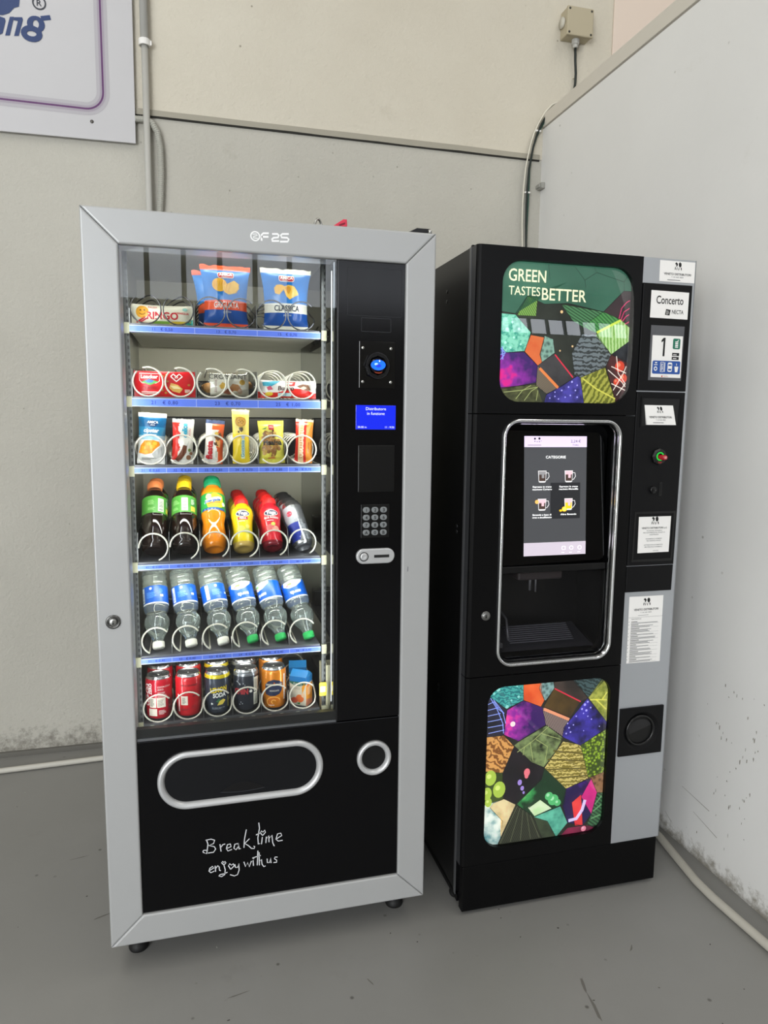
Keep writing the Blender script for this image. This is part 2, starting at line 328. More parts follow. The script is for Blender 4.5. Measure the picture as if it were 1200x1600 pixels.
POSTER_UP=([('bg', [(1.364, 1.492), (1.3629, 1.4813), (1.3598, 1.471), (1.3547, 1.4614), (1.3479, 1.4531), (1.3396, 1.4463), (1.33, 1.4412), (1.3197, 1.4381), (1.309, 1.437), (1.042, 1.437), (1.0313, 1.4381), (1.021, 1.4412), (1.0114, 1.4463), (1.0031, 1.4531), (0.9963, 1.4614), (0.9912, 1.471), (0.9881, 1.4813), (0.987, 1.492), (0.987, 1.736), (0.9881, 1.7467), (0.9912, 1.757), (0.9963, 1.7666), (1.0031, 1.7749), (1.0114, 1.7817), (1.021, 1.7868), (1.0313, 1.7899), (1.042, 1.791), (1.309, 1.791), (1.3197, 1.7899), (1.33, 1.7868), (1.3396, 1.7817), (1.3479, 1.7749), (1.3547, 1.7666), (1.3598, 1.757), (1.3629, 1.7467), (1.364, 1.736)]), ('A', [(0.987, 1.736), (0.9881, 1.7467), (0.9912, 1.757), (0.9963, 1.7666), (1.0031, 1.7749), (1.0114, 1.7817), (1.021, 1.7868), (1.0313, 1.7899), (1.042, 1.791), (1.309, 1.791), (1.3197, 1.7899), (1.33, 1.7868), (1.3396, 1.7817), (1.3479, 1.7749), (1.3547, 1.7666), (1.3598, 1.757), (1.3629, 1.7467), (1.364, 1.736), (1.364, 1.7336), (1.3412, 1.7335), (1.283, 1.6769), (1.1791, 1.6936), (1.1107, 1.688), (1.0617, 1.7067), (1.0301, 1.6605), (0.987, 1.6653)]), ('B', [(1.0617, 1.7067), (1.0907, 1.7019), (1.0878, 1.6568), (1.035, 1.6565)]), ('D', [(1.1595, 1.6904), (1.283, 1.6769), (1.222, 1.6368), (1.1964, 1.6466)]), ('F', [(0.987, 1.6598), (1.0302, 1.6584), (1.0751, 1.6154), (1.0601, 1.5674), (1.0076, 1.5621), (0.987, 1.5799)]), ('G', [(0.987, 1.5799), (1.0076, 1.5621), (0.9888, 1.5563), (0.987, 1.5537)]), ('H', [(1.0753, 1.609), (1.1145, 1.604), (1.1042, 1.5601), (1.11, 1.5407), (1.0981, 1.5316), (1.0587, 1.5673)]), ('I', [(1.1143, 1.6084), (1.1392, 1.6006), (1.1457, 1.5659), (1.11, 1.5407), (1.1027, 1.5601)]), ('J', [(0.9881, 1.4813), (0.987, 1.492), (0.987, 1.5595), (1.0076, 1.5621), (1.0578, 1.5651), (1.0981, 1.5316), (1.0951, 1.4876), (0.999, 1.4702), (0.991, 1.4716)]), ('K', [(1.0981, 1.5316), (1.165, 1.4759), (1.1259, 1.4595), (1.0954, 1.481)]), ('L', [(1.11, 1.5407), (1.1458, 1.5637), (1.2087, 1.5059), (1.165, 1.4759), (1.0981, 1.5316)]), ('M', [(1.223, 1.6171), (1.266, 1.6188), (1.3127, 1.567), (1.2966, 1.5329), (1.224, 1.504), (1.2059, 1.5102), (1.1955, 1.5676)]), ('N', [(1.3381, 1.6595), (1.364, 1.6395), (1.364, 1.6024), (1.3127, 1.567), (1.2625, 1.6164)]), ('O', [(1.283, 1.6769), (1.3355, 1.6594), (1.2633, 1.6209), (1.222, 1.6368)]), ('P', [(1.3412, 1.7335), (1.364, 1.7326), (1.364, 1.6393), (1.3355, 1.6594), (1.283, 1.6769)]), ('Q', [(1.364, 1.6024), (1.364, 1.547), (1.3127, 1.567)]), ('R', [(1.3127, 1.567), (1.364, 1.547), (1.364, 1.492), (1.3629, 1.4813), (1.3598, 1.471), (1.3547, 1.4614), (1.3479, 1.4531), (1.3396, 1.4463), (1.3335, 1.443), (1.3332, 1.443), (1.299, 1.5352)]), ('S', [(1.2966, 1.5329), (1.3332, 1.443), (1.33, 1.4412), (1.3197, 1.4381), (1.309, 1.437), (1.2377, 1.437), (1.224, 1.504)]), ('T', [(1.2162, 1.5083), (1.2241, 1.5018), (1.2376, 1.437), (1.1215, 1.437), (1.126, 1.4573)]), ('U', [(1.042, 1.437), (1.0313, 1.4381), (1.021, 1.4412), (1.0114, 1.4463), (1.0031, 1.4531), (0.9963, 1.4614), (0.9912, 1.471), (0.9906, 1.4727), (1.0953, 1.4832), (1.117, 1.437)])], [('hex', [[(1.1177, 1.8011), (1.1224, 1.7505)], [(1.1942, 1.7848), (1.2232, 1.7543), (1.2267, 1.7351)], [(1.2232, 1.7543), (1.2571, 1.7758), (1.2499, 1.8141)], [(1.2571, 1.7758), (1.3397, 1.7567), (1.3412, 1.7335)], [(1.3397, 1.7567), (1.4376, 1.8133)]]), ('red', [[(1.1459, 1.5615), (1.2012, 1.5034)]]), ('orange', [[(1.1033, 1.5251), (1.159, 1.4758)]]), ('pink', [[(1.3302, 1.6614), (1.3363, 1.6883), (1.3508, 1.7045), (1.3687, 1.7094)], [(1.3356, 1.6572), (1.3446, 1.6798), (1.3571, 1.6871), (1.3699, 1.6899)], [(1.3409, 1.6552), (1.3505, 1.6677), (1.371, 1.6731)], [(1.3492, 1.648), (1.3593, 1.6529), (1.3722, 1.6553)]]), ('vein', [[(1.2302, 1.5019), (1.2715, 1.4759), (1.3312, 1.4498)]]), ('lime', [[(1.2658, 1.6223), (1.3356, 1.6572)]]), ('leaf', [[(1.0041, 1.4615), (1.0521, 1.4669), (1.1005, 1.4767)], [(1.0384, 1.4447), (1.0569, 1.467), (1.0807, 1.4807)], [(1.0628, 1.4407), (1.0814, 1.4653), (1.1005, 1.4767)], [(1.0971, 1.4413), (1.1009, 1.4679)]]), ('white', [[(1.3236, 1.4724), (1.3521, 1.5186), (1.3719, 1.5373)], [(1.3047, 1.5263), (1.3483, 1.4957), (1.3755, 1.4827)], [(1.3173, 1.4905), (1.3708, 1.4734)], [(1.3348, 1.459), (1.3749, 1.4918)], [(1.3285, 1.5631), (1.3364, 1.5182), (1.3591, 1.4914)], [(1.3145, 1.5356), (1.3731, 1.5191)]]), ('blue', [[(0.9906, 1.5735), (1.0053, 1.5612)], [(0.9912, 1.5564), (1.0053, 1.5603)], [(0.9916, 1.5435), (1.003, 1.5568)], [(0.9961, 1.578), (0.9988, 1.5438)]])], [('magenta', [(1.0165, 1.514, 0.0171), (1.0078, 1.4921, 0.0135), (1.0354, 1.5232, 0.0099)]), ('violet', [(1.0746, 1.5112, 0.0081), (1.0493, 1.5367, 0.0063)]), ('redd', [(1.3405, 1.5364, 0.0144), (1.353, 1.505, 0.0117), (1.3326, 1.4954, 0.009)]), ('spark', [(1.151, 1.4533, 0.0018), (1.1703, 1.4693, 0.0022), (1.1899, 1.4786, 0.0022), (1.1993, 1.4922, 0.0027), (1.2105, 1.4701, 0.0022), (1.1812, 1.4517, 0.0018), (1.1961, 1.4564, 0.0022), (1.2165, 1.4523, 0.0022), (1.2149, 1.4837, 0.0022), (1.1505, 1.4645, 0.0018), (1.1363, 1.4486, 0.0018), (1.1614, 1.4468, 0.0018)]), ('aqua', [(1.0078, 1.6212, 0.004), (1.0276, 1.6006, 0.0031), (1.0043, 1.5869, 0.0036), (1.0411, 1.6226, 0.0036), (1.0474, 1.5842, 0.0027), (1.0191, 1.5746, 0.0031), (1.0214, 1.6389, 0.0031)]), ('flame', [(1.1605, 1.671, 0.004), (1.1961, 1.5843, 0.0027), (1.1603, 1.5717, 0.0022)])])
POSTER_LOW=([('bg', [(1.36, 0.246), (1.359, 0.2362), (1.3562, 0.2269), (1.3516, 0.2182), (1.3454, 0.2106), (1.3378, 0.2044), (1.3291, 0.1998), (1.3198, 0.197), (1.31, 0.196), (1.033, 0.196), (1.0232, 0.197), (1.0139, 0.1998), (1.0052, 0.2044), (0.9976, 0.2106), (0.9914, 0.2182), (0.9868, 0.2269), (0.984, 0.2362), (0.983, 0.246), (0.983, 0.618), (0.984, 0.6278), (0.9868, 0.6371), (0.9914, 0.6458), (0.9976, 0.6534), (1.0052, 0.6596), (1.0139, 0.6642), (1.0232, 0.667), (1.033, 0.668), (1.31, 0.668), (1.3198, 0.667), (1.3291, 0.6642), (1.3378, 0.6596), (1.3454, 0.6534), (1.3516, 0.6458), (1.3562, 0.6371), (1.359, 0.6278), (1.36, 0.618)]), ('1', [(0.9867, 0.6369), (0.9868, 0.6371), (0.9914, 0.6458), (0.9976, 0.6534), (1.0052, 0.6596), (1.0139, 0.6642), (1.0232, 0.667), (1.033, 0.668), (1.0925, 0.668), (1.0945, 0.6187), (1.0432, 0.5986), (0.9947, 0.6365)]), ('2', [(1.0925, 0.668), (1.1495, 0.668), (1.1484, 0.643), (1.1587, 0.6126), (1.1484, 0.5946), (1.0945, 0.6187)]), ('3', [(1.1456, 0.668), (1.1831, 0.668), (1.1883, 0.6457), (1.1631, 0.6121), (1.1587, 0.6126), (1.1416, 0.6478)]), ('4', [(1.1883, 0.6457), (1.2722, 0.5974), (1.2425, 0.5532), (1.1573, 0.5937)]), ('5', [(1.1851, 0.668), (1.2489, 0.668), (1.2947, 0.606), (1.2722, 0.5974), (1.1883, 0.6457)]), ('6', [(1.2402, 0.668), (1.31, 0.668), (1.3198, 0.667), (1.3291, 0.6642), (1.3378, 0.6596), (1.3445, 0.654), (1.2969, 0.608)]), ('7', [(1.3379, 0.6595), (1.3454, 0.6534), (1.3516, 0.6458), (1.3562, 0.6371), (1.359, 0.6278), (1.36, 0.618), (1.36, 0.5289), (1.2969, 0.6071)]), ('8', [(1.2947, 0.606), (1.36, 0.5286), (1.36, 0.5086), (1.2792, 0.4647), (1.2203, 0.4974), (1.2234, 0.525)]), ('9', [(1.1529, 0.5928), (1.2426, 0.551), (1.2234, 0.525), (1.2201, 0.4995), (1.1664, 0.5396)]), ('10', [(1.0455, 0.5942), (1.0945, 0.6178), (1.1529, 0.5928), (1.1664, 0.5396), (1.0839, 0.4997), (1.0394, 0.5236)]), ('11', [(0.983, 0.618), (0.984, 0.6278), (0.9868, 0.6371), (0.9875, 0.6385), (0.9947, 0.6365), (1.0455, 0.5942), (1.0394, 0.5236), (0.983, 0.5216)]), ('12', [(0.983, 0.5222), (1.0395, 0.5215), (1.0713, 0.4862), (1.0391, 0.4113), (0.983, 0.4226)]), ('13', [(1.0712, 0.4883), (1.0861, 0.4994), (1.1687, 0.5373), (1.2226, 0.4949), (1.2017, 0.4584), (1.1654, 0.4129), (1.1264, 0.4327)]), ('14', [(1.2232, 0.4841), (1.2791, 0.4669), (1.3104, 0.3619), (1.2396, 0.3378), (1.1677, 0.4104)]), ('15', [(1.2791, 0.4669), (1.36, 0.5041), (1.36, 0.3733), (1.3104, 0.3619)]), ('16', [(1.0714, 0.4841), (1.1264, 0.4327), (1.1677, 0.4104), (1.1602, 0.3766), (1.0868, 0.3123), (1.0441, 0.3333), (1.0391, 0.4113)]), ('17', [(0.983, 0.4226), (1.0391, 0.4113), (1.0463, 0.333), (0.983, 0.3212)]), ('18', [(1.1602, 0.3766), (1.1677, 0.4104), (1.2396, 0.3378), (1.2372, 0.2916), (1.1402, 0.2654), (1.0846, 0.3126)]), ('19', [(1.1402, 0.2654), (1.2236, 0.2868), (1.2495, 0.2318), (1.2177, 0.196), (1.2122, 0.196), (1.1843, 0.2458)]), ('20', [(1.2396, 0.3378), (1.3198, 0.3607), (1.3413, 0.3132), (1.3261, 0.2478), (1.2995, 0.2155), (1.2495, 0.2318), (1.2305, 0.2881)]), ('20b', [(1.3199, 0.3585), (1.3413, 0.3132), (1.3261, 0.2478), (1.2899, 0.3067)]), ('20c', [(1.2603, 0.2929), (1.2896, 0.3134), (1.2994, 0.2178), (1.2734, 0.2194)]), ('21', [(1.3104, 0.3619), (1.36, 0.3756), (1.36, 0.3107), (1.3413, 0.3132), (1.3199, 0.3585)]), ('22', [(1.3415, 0.311), (1.36, 0.3102), (1.36, 0.246), (1.359, 0.2362), (1.3562, 0.2269), (1.3516, 0.2182), (1.3454, 0.2106), (1.3435, 0.2091), (1.3114, 0.2138), (1.3261, 0.2478)]), ('23', [(1.3291, 0.1998), (1.3198, 0.197), (1.31, 0.196), (1.2307, 0.196), (1.2503, 0.216), (1.316, 0.2154), (1.3368, 0.2039)]), ('24', [(1.0232, 0.197), (1.0139, 0.1998), (1.0052, 0.2044), (0.9976, 0.2106), (0.9914, 0.2182), (0.9868, 0.2269), (0.984, 0.2362), (0.983, 0.246), (0.983, 0.3212), (1.0463, 0.333), (1.0824, 0.3107), (1.0303, 0.1963)]), ('24b', [(1.0463, 0.333), (1.0824, 0.3107), (1.0394, 0.2164), (1.0443, 0.266), (1.0033, 0.313), (1.0138, 0.3245)]), ('25', [(1.033, 0.196), (1.0322, 0.1961), (1.0824, 0.3107), (1.1402, 0.2654), (1.1695, 0.196)]), ('26', [(1.1695, 0.196), (1.1402, 0.2654), (1.1843, 0.2458), (1.2122, 0.196)]), ('27', [(1.033, 0.196), (1.0232, 0.197), (1.0167, 0.1989), (1.0379, 0.1969), (1.0387, 0.196)]), ('18b', [(1.1209, 0.2966), (1.1584, 0.3156), (1.1962, 0.284), (1.1424, 0.2672)])], [('red', [[(1.1884, 0.6444), (1.2721, 0.5983)]]), ('peach', [[(1.1576, 0.5873), (1.2382, 0.5484)]]), ('vein', [[(1.3019, 0.601), (1.3696, 0.5959)], [(1.3204, 0.6006), (1.362, 0.5671)], [(1.3414, 0.5986), (1.3636, 0.619)]]), ('leaf', [[(1.0807, 0.4681), (1.1282, 0.4968), (1.1756, 0.5344)], [(1.1194, 0.4935), (1.1307, 0.4365)], [(1.1369, 0.5001), (1.1738, 0.4745), (1.1671, 0.4235)], [(1.1023, 0.4806), (1.0988, 0.4575)], [(1.1541, 0.5153), (1.2137, 0.4916)]]), ('pleat', [[(1.0871, 0.3057), (1.038, 0.1925)], [(1.0962, 0.3001), (1.0693, 0.1877)], [(1.1054, 0.2922), (1.1007, 0.185)], [(1.1169, 0.284), (1.1324, 0.1823)], [(1.1286, 0.2736), (1.1598, 0.1804)]]), ('blue', [[(0.9869, 0.6166), (1.0058, 0.623), (1.0194, 0.601), (1.0371, 0.5867)], [(0.9874, 0.6), (1.0193, 0.6051)], [(0.988, 0.5834), (1.0263, 0.5878)], [(0.9885, 0.5667), (1.0312, 0.5706)], [(0.989, 0.55), (1.0362, 0.5533)], [(0.9917, 0.533), (1.0389, 0.5384)], [(0.9948, 0.6344), (1.0151, 0.6014), (1.0338, 0.5578), (1.0371, 0.5281)], [(1.0035, 0.6294), (1.0326, 0.5913), (1.0425, 0.5569)]]), ('swoosh', [[(1.2515, 0.2383), (1.277, 0.2413), (1.2944, 0.2658), (1.3022, 0.2961)]]), ('edge', [[(1.1232, 0.2963), (1.1627, 0.3194)], [(1.1447, 0.2669), (1.2007, 0.2855)], [(1.2279, 0.2929), (1.2353, 0.3317)]]), ('lgreen', [[(1.3362, 0.278), (1.361, 0.3016)], [(1.3303, 0.2563), (1.3626, 0.2744)], [(1.3244, 0.2345), (1.362, 0.2428)]]), ('row', [[(1.1926, 0.4594), (1.2898, 0.4394)], [(1.1756, 0.4355), (1.2957, 0.4168)], [(1.1725, 0.4055), (1.3016, 0.394)], [(1.2011, 0.3757), (1.3075, 0.3711)]])], [('magenta', [(1.0667, 0.5501, 0.0231), (1.0523, 0.5264, 0.0168), (1.0789, 0.515, 0.0126)]), ('violet', [(1.1384, 0.568, 0.0118), (1.0977, 0.5932, 0.0092)]), ('white', [(1.0644, 0.5525, 0.0076)]), ('pinkb', [(1.1134, 0.4041, 0.0092), (1.1125, 0.3935, 0.0059)]), ('lav', [(1.0923, 0.3766, 0.0067), (1.1005, 0.3582, 0.0055), (1.1055, 0.3445, 0.0034)]), ('olive', [(1.0025, 0.4009, 0.0176), (1.0299, 0.3632, 0.0189), (0.9932, 0.3552, 0.0147), (0.9984, 0.3287, 0.0105)]), ('spark', [(1.2865, 0.5875, 0.0038), (1.2953, 0.5952, 0.0029), (1.2779, 0.5754, 0.0029), (1.2921, 0.5697, 0.0034), (1.3055, 0.577, 0.0025), (1.2395, 0.5233, 0.0025), (1.2447, 0.5098, 0.0025), (1.2312, 0.507, 0.0025), (1.2833, 0.5619, 0.0021), (1.2606, 0.5556, 0.0021), (1.2976, 0.5518, 0.0021), (1.3098, 0.5419, 0.0021), (1.2528, 0.5306, 0.0021), (1.2342, 0.5368, 0.0021), (1.3368, 0.5174, 0.0017), (1.2861, 0.5097, 0.0017)]), ('bubble', [(1.0175, 0.657, 0.0059), (1.0451, 0.6047, 0.005), (1.0788, 0.6306, 0.0038), (1.0732, 0.6623, 0.0029), (1.005, 0.6458, 0.0034), (1.0574, 0.6222, 0.0029)]), ('moss', [(1.3366, 0.4384, 0.0126), (1.3187, 0.4228, 0.0084), (1.3498, 0.4545, 0.0084), (1.3296, 0.395, 0.0076), (1.3566, 0.4183, 0.0067), (1.3064, 0.477, 0.0076), (1.3385, 0.4865, 0.0076)]), ('fruit', [(1.2379, 0.1841, 0.0126), (1.2613, 0.1828, 0.0105)]), ('fruit2', [(1.2822, 0.1865, 0.0147), (1.3127, 0.1887, 0.0092)]), ('fruit3', [(1.3023, 0.2061, 0.0084), (1.3291, 0.193, 0.0084)]), ('gem', [(1.1996, 0.31, 0.0168), (1.1853, 0.323, 0.0126), (1.2138, 0.2992, 0.0105)]), ('speck', [(1.1367, 0.1884, 0.0025), (1.1318, 0.1758, 0.0021), (1.119, 0.1791, 0.0021), (1.1772, 0.1799, 0.0017), (1.1921, 0.6601, 0.0)])])
HAND=[[(0.2242, 0.3043), (0.2259, 0.3084), (0.2368, 0.3067)], [(0.2335, 0.3366), (0.2371, 0.3231), (0.2334, 0.2977), (0.2242, 0.3035)], [(0.2315, 0.3348), (0.2452, 0.3357), (0.2537, 0.3314), (0.2508, 0.3231), (0.239, 0.3193), (0.2526, 0.3142), (0.2556, 0.3072), (0.2503, 0.2993), (0.2366, 0.2993)], [(0.2664, 0.3186), (0.2688, 0.2986)], [(0.2682, 0.3096), (0.2735, 0.3166), (0.2794, 0.3174)], [(0.282, 0.3044), (0.2939, 0.3078), (0.2921, 0.3155), (0.2849, 0.3148), (0.282, 0.3044), (0.2858, 0.2972), (0.2958, 0.3)], [(0.312, 0.3137), (0.3032, 0.3129), (0.3006, 0.3024), (0.3057, 0.2972), (0.3126, 0.3062), (0.312, 0.3137), (0.3137, 0.2981), (0.3177, 0.2992)], [(0.3325, 0.3486), (0.3273, 0.3223), (0.3258, 0.2997)], [(0.3401, 0.3226), (0.3279, 0.3113), (0.3379, 0.3031), (0.3446, 0.295), (0.3519, 0.2939), (0.3531, 0.2986), (0.3499, 0.3004)], [(0.364, 0.3628), (0.3655, 0.3473), (0.3611, 0.3216), (0.3621, 0.3038), (0.3662, 0.3054)], [(0.3564, 0.3302), (0.3685, 0.3345)], [(0.3725, 0.322), (0.3702, 0.3025)], [(0.3733, 0.3263), (0.3677, 0.3346), (0.3706, 0.3395), (0.3742, 0.3354), (0.3788, 0.34), (0.3807, 0.334), (0.3733, 0.3263)], [(0.3826, 0.3218), (0.3812, 0.3044)], [(0.3826, 0.3161), (0.3888, 0.324), (0.3894, 0.3053)], [(0.3899, 0.3163), (0.3969, 0.3241), (0.3988, 0.3026), (0.4028, 0.2922)], [(0.407, 0.311), (0.4223, 0.3189), (0.4195, 0.326), (0.4113, 0.325), (0.407, 0.311), (0.4131, 0.3048), (0.4243, 0.3053)], [(0.2387, 0.251), (0.2502, 0.2566), (0.2468, 0.2615), (0.2404, 0.2573), (0.2379, 0.2499), (0.2425, 0.2447), (0.2513, 0.2477)], [(0.2535, 0.2617), (0.2544, 0.2454)], [(0.2545, 0.2541), (0.2602, 0.2611), (0.2633, 0.2571), (0.2639, 0.2482), (0.267, 0.2459)], [(0.2752, 0.2604), (0.2782, 0.2467), (0.2767, 0.2337), (0.2687, 0.2294), (0.262, 0.2327), (0.2649, 0.2357), (0.2748, 0.2363), (0.2836, 0.2392)], [(0.2752, 0.2604), (0.2694, 0.2675), (0.2723, 0.2709), (0.2753, 0.2669), (0.2778, 0.2701), (0.2801, 0.2657), (0.2752, 0.2604)], [(0.2917, 0.2458), (0.2863, 0.2564), (0.2896, 0.2616), (0.2935, 0.257), (0.2983, 0.2601), (0.3006, 0.254), (0.2917, 0.2458)], [(0.3023, 0.2582), (0.3037, 0.2491), (0.3089, 0.2483), (0.3119, 0.2588), (0.3128, 0.241), (0.3086, 0.2284), (0.3006, 0.2262), (0.2898, 0.2315)], [(0.3252, 0.2611), (0.329, 0.2472), (0.3344, 0.2574), (0.3383, 0.2448), (0.3441, 0.2602)], [(0.3482, 0.2618), (0.3492, 0.2461)], [(0.3491, 0.2652), (0.3471, 0.2686), (0.3495, 0.2686), (0.3515, 0.2692), (0.3491, 0.2652)], [(0.3607, 0.2863), (0.3595, 0.2599), (0.3586, 0.2459)], [(0.3515, 0.2692), (0.3678, 0.2719)], [(0.3639, 0.2814), (0.3642, 0.245)], [(0.3644, 0.2561), (0.3697, 0.2605), (0.3708, 0.247), (0.3756, 0.2395), (0.3797, 0.2411)], [(0.384, 0.2604), (0.3847, 0.2492), (0.39, 0.2483), (0.393, 0.2612), (0.3941, 0.2468)], [(0.4107, 0.2606), (0.4045, 0.2616), (0.4024, 0.2575), (0.4086, 0.252), (0.4085, 0.2467), (0.4003, 0.2467)]]
LOGO=[[(0.3869, 1.7906), (0.3871, 1.8036), (0.3908, 1.8074), (0.4035, 1.8083)], [(0.387, 1.7994), (0.4027, 1.8005)], [(0.4108, 1.8074), (0.4235, 1.8084), (0.4261, 1.8058), (0.4246, 1.8007), (0.4143, 1.7993), (0.4106, 1.7955), (0.4106, 1.7919), (0.4271, 1.7931)], [(0.4493, 1.8103), (0.4346, 1.8092), (0.4309, 1.8061), (0.4327, 1.8013), (0.4455, 1.8015), (0.4492, 1.7982), (0.4466, 1.7931), (0.4289, 1.7918)]]
SIGN={'stem': [(-0.4337, 2.8822), (-0.4376, 2.8115), (-0.4029, 2.8151), (-0.3816, 2.8253), (-0.3653, 2.8446), (-0.3489, 2.8513), (-0.3417, 2.8961)], 'o': [(-0.4313, 2.8018), (-0.4136, 2.8093), (-0.3979, 2.806), (-0.3956, 2.7964), (-0.4077, 2.7536), (-0.4206, 2.7461), (-0.4415, 2.7432)], 'n1': [(-0.3809, 2.8127), (-0.3668, 2.8147), (-0.3842, 2.7497), (-0.3997, 2.7476)], 'n2': [(-0.3669, 2.8133), (-0.3401, 2.8171), (-0.3377, 2.8089), (-0.3547, 2.7524), (-0.3702, 2.7502), (-0.3549, 2.8022), (-0.3688, 2.8031)]}
SIGNG=[(-0.2952, 2.8), (-0.311, 2.7656), (-0.281, 2.8734), (-0.28, 2.8215)]
# ---------------------------------------------------------------- the room
m_plaster = surface_mat('plaster_wall', '#bdbab0', '#b3b0a6', '#9a9588', '#6e6a5e', 0.85, 0.9, 75, ('#77736a', 0.30), 0.034, 17)
m_plaster2 = surface_mat('plaster_wall_upper', '#d0cabb', '#c7c0b0', '#aea695', '#776f5e', 0.85, 0.8, 75, None, 0.036, 16)
m_partition = surface_mat('partition_paint', '#e4e3e0', '#dedddA', '#cfcdc6', '#8d897c', 0.6, 0.12, 60, ('#857f72', 0.13), 0.026, 13)
m_floor = surface_mat('floor_paint', '#908f8c', '#878682', '#74726d', '#45423d', 0.45, 0.10, 40, None, 0.050, 16, 0.002)
m_ceil = mat('ceiling_paint', '#c8c6c0', 0.9)
m_trim = mat('trim_grey', '#9f9a8c', 0.7, bump=0.3, bscale=90)
m_dark = mat('gap_dark', '#2c2b27', 0.9)
m_winframe = mat('window_frame_grey', '#4a4d50', 0.6)
m_daylight = mat('daylight_pane', '#ffffff', 1.0, emit='#eef4ff', es=WINDOW)
m_white = mat('paint_white', '#e8e6e2', 0.6)

def struct(name, mb, m): return obj(name, mb, m, None, 'structure')
fl_ = MB().box(-5, 9.5, -7, 1.5, -0.12, 0); rnd = random.Random(21)
def fleck(cx, cy, a, b, rot, m):
    n = 9; fl_.add([(cx + math.cos(rot)*a*math.cos(t)*k - math.sin(rot)*b*math.sin(t)*k, cy + math.sin(rot)*a*math.cos(t)*k + math.cos(rot)*b*math.sin(t)*k, .0004) for t, k in [(2*PI*i/n, rnd.uniform(.5, 1.1)) for i in range(n)]], [tuple(range(n))], m)
for i in range(90): fleck(rnd.uniform(-.9, 1.7), rnd.uniform(-1.0, 1.1), rnd.uniform(.0015, .005), rnd.uniform(.001, .003), rnd.uniform(0, 3), 1 if i % 5 else 2)
for cx, cy, a, b, r_ in ((1.13, -.30, .030, .004, 1.3), (1.12, -.37, .050, .005, 1.45), (1.02, -.42, .020, .002, .3), (.30, -.12, .03, .002, .2), (-.05, .25, .03, .003, .4), (-.15, .55, .035, .002, .2), (1.32, -.22, .015, .003, .8), (.62, -.16, .02, .002, 2.0)): fleck(cx, cy, a, b, r_, 3)
struct('floor', fl_, [m_floor, mat('fleck_dark', '#3a3733', .7), mat('fleck_pale', '#c9c7c0', .7), mat('scuff_mark', '#6c6964', .7)])
w = MB(); w.box(-5, 9.5, 1.345, 1.5, 0, 2.540, 0); w.box(-5, 9.5, 1.3425, 1.5, 2.540, 5, 1)
struct('wall_back', w, [m_plaster, m_plaster2])
struct('ceiling', MB().box(-5, 9.5, -7, 1.5, 5, 5.1), m_ceil)
struct('wall_left', MB().box(-5.15, -5, -7, 1.5, 0, 5), m_plaster)
struct('wall_far_right', MB().box(9.5, 9.65, -7, 1.5, 0, 5), m_plaster2)
struct('wall_front', MB().box(-5, 9.5, -7.15, -7, 0, 2.69).box(-5, 9.5, -7.15, -7, 3.45, 5).box(-5, -4, -7.15, -7, 2.69, 3.45).box(8.9, 9.5, -7.15, -7, 2.69, 3.45), m_plaster)
w = MB(); w.rect(-4, 8.9, 2.69, 3.45, fmap(0, 0, -7.05), 0)
for i in range(32):
    x = -3.89 + .4043*i; w.box(x-.028, x+.028, -7.06, -6.98, 2.69, 3.45, 1)
w.box(-4, 8.9, -7.06, -6.98, 2.69, 2.71, 1); w.box(-4, 8.9, -7.06, -6.98, 3.43, 3.45, 1)
struct('window_1', w, [m_daylight, m_winframe])
wr_ = MB().box(1.754, 1.86, -.55, 1.345, 0, 2.673); rnd = random.Random(8)
for i in range(46):
    cy, cz = rnd.gauss(-.06, .045) + .02*math.sin(i), rnd.uniform(.03, .62); h = rnd.uniform(.002, .009); w_ = rnd.uniform(.001, .003)
    wr_.add([(1.7536, cy + w_*math.cos(t)*k, cz + h*math.sin(t)*k) for t, k in [(2*PI*j/8, rnd.uniform(.4, 1.1)) for j in range(8)]], [tuple(range(8))], 1)
for y0, z0, y1, z1 in ((.16, .20, .03, .185), (.10, .145, -.01, .12), (.235, .07, .20, .05)): wr_.add([(1.7536, y0, z0), (1.7536, y1, z1), (1.7536, y1, z1+.0022), (1.7536, y0, z0+.001)], [(0, 1, 2, 3)], 1)
struct('wall_right', wr_, [m_partition, mat('paint_chip', '#8b877c', .8)])
w = MB(); w.box(1.7505, 1.865, -.55, 1.3425, 2.6745, 2.731, 0, bev=.003); w.box(1.7535, 1.86, -.55, 1.343, 2.668, 2.676, 1)  # darker strip below the rail paints its shadow line
struct('trim_1', w, [mat('rail_paint', '#cfc9bd', 0.6), mat('rail_shadow_line', '#8f8a80', 0.8)])
w = MB()
random.seed(3)
xs = [-5 + 0.12*i for i in range(57)]
V = []
top = [(x, 2.5585 + random.uniform(-.0015, .0015)) for x in xs] ; bot = [(x, 2.5375 + random.uniform(-.0025, .001)) for x in xs]
top[-1] = (1.74, 2.558); bot[-1] = (1.74, 2.537)
w.prism(top + bot[::-1], 1.336, 1.35, 0)
w.box(-5, 1.74, 1.3385, 1.35, 2.5315, 2.540, 1)
struct('trim_2', w, [m_trim, m_dark])
struct('wall_panel', MB().box(2.075, 3.4, 1.333, 1.3425, 2.60, 4.4, 0, bev=.003), mat('pink_panel', '#ddcdbf', 0.7))
w = MB()
for x0, x1 in ((-4.9, 0.1), ): w.box(x0, 1.75, 1.334, 1.345, 0, 0.018, 0)
struct('trim_3', MB().box(-5, 1.75, 1.330, 1.346, 0, 0.02), mat('floor_joint', '#6e6c66', 0.9, bump=.5))

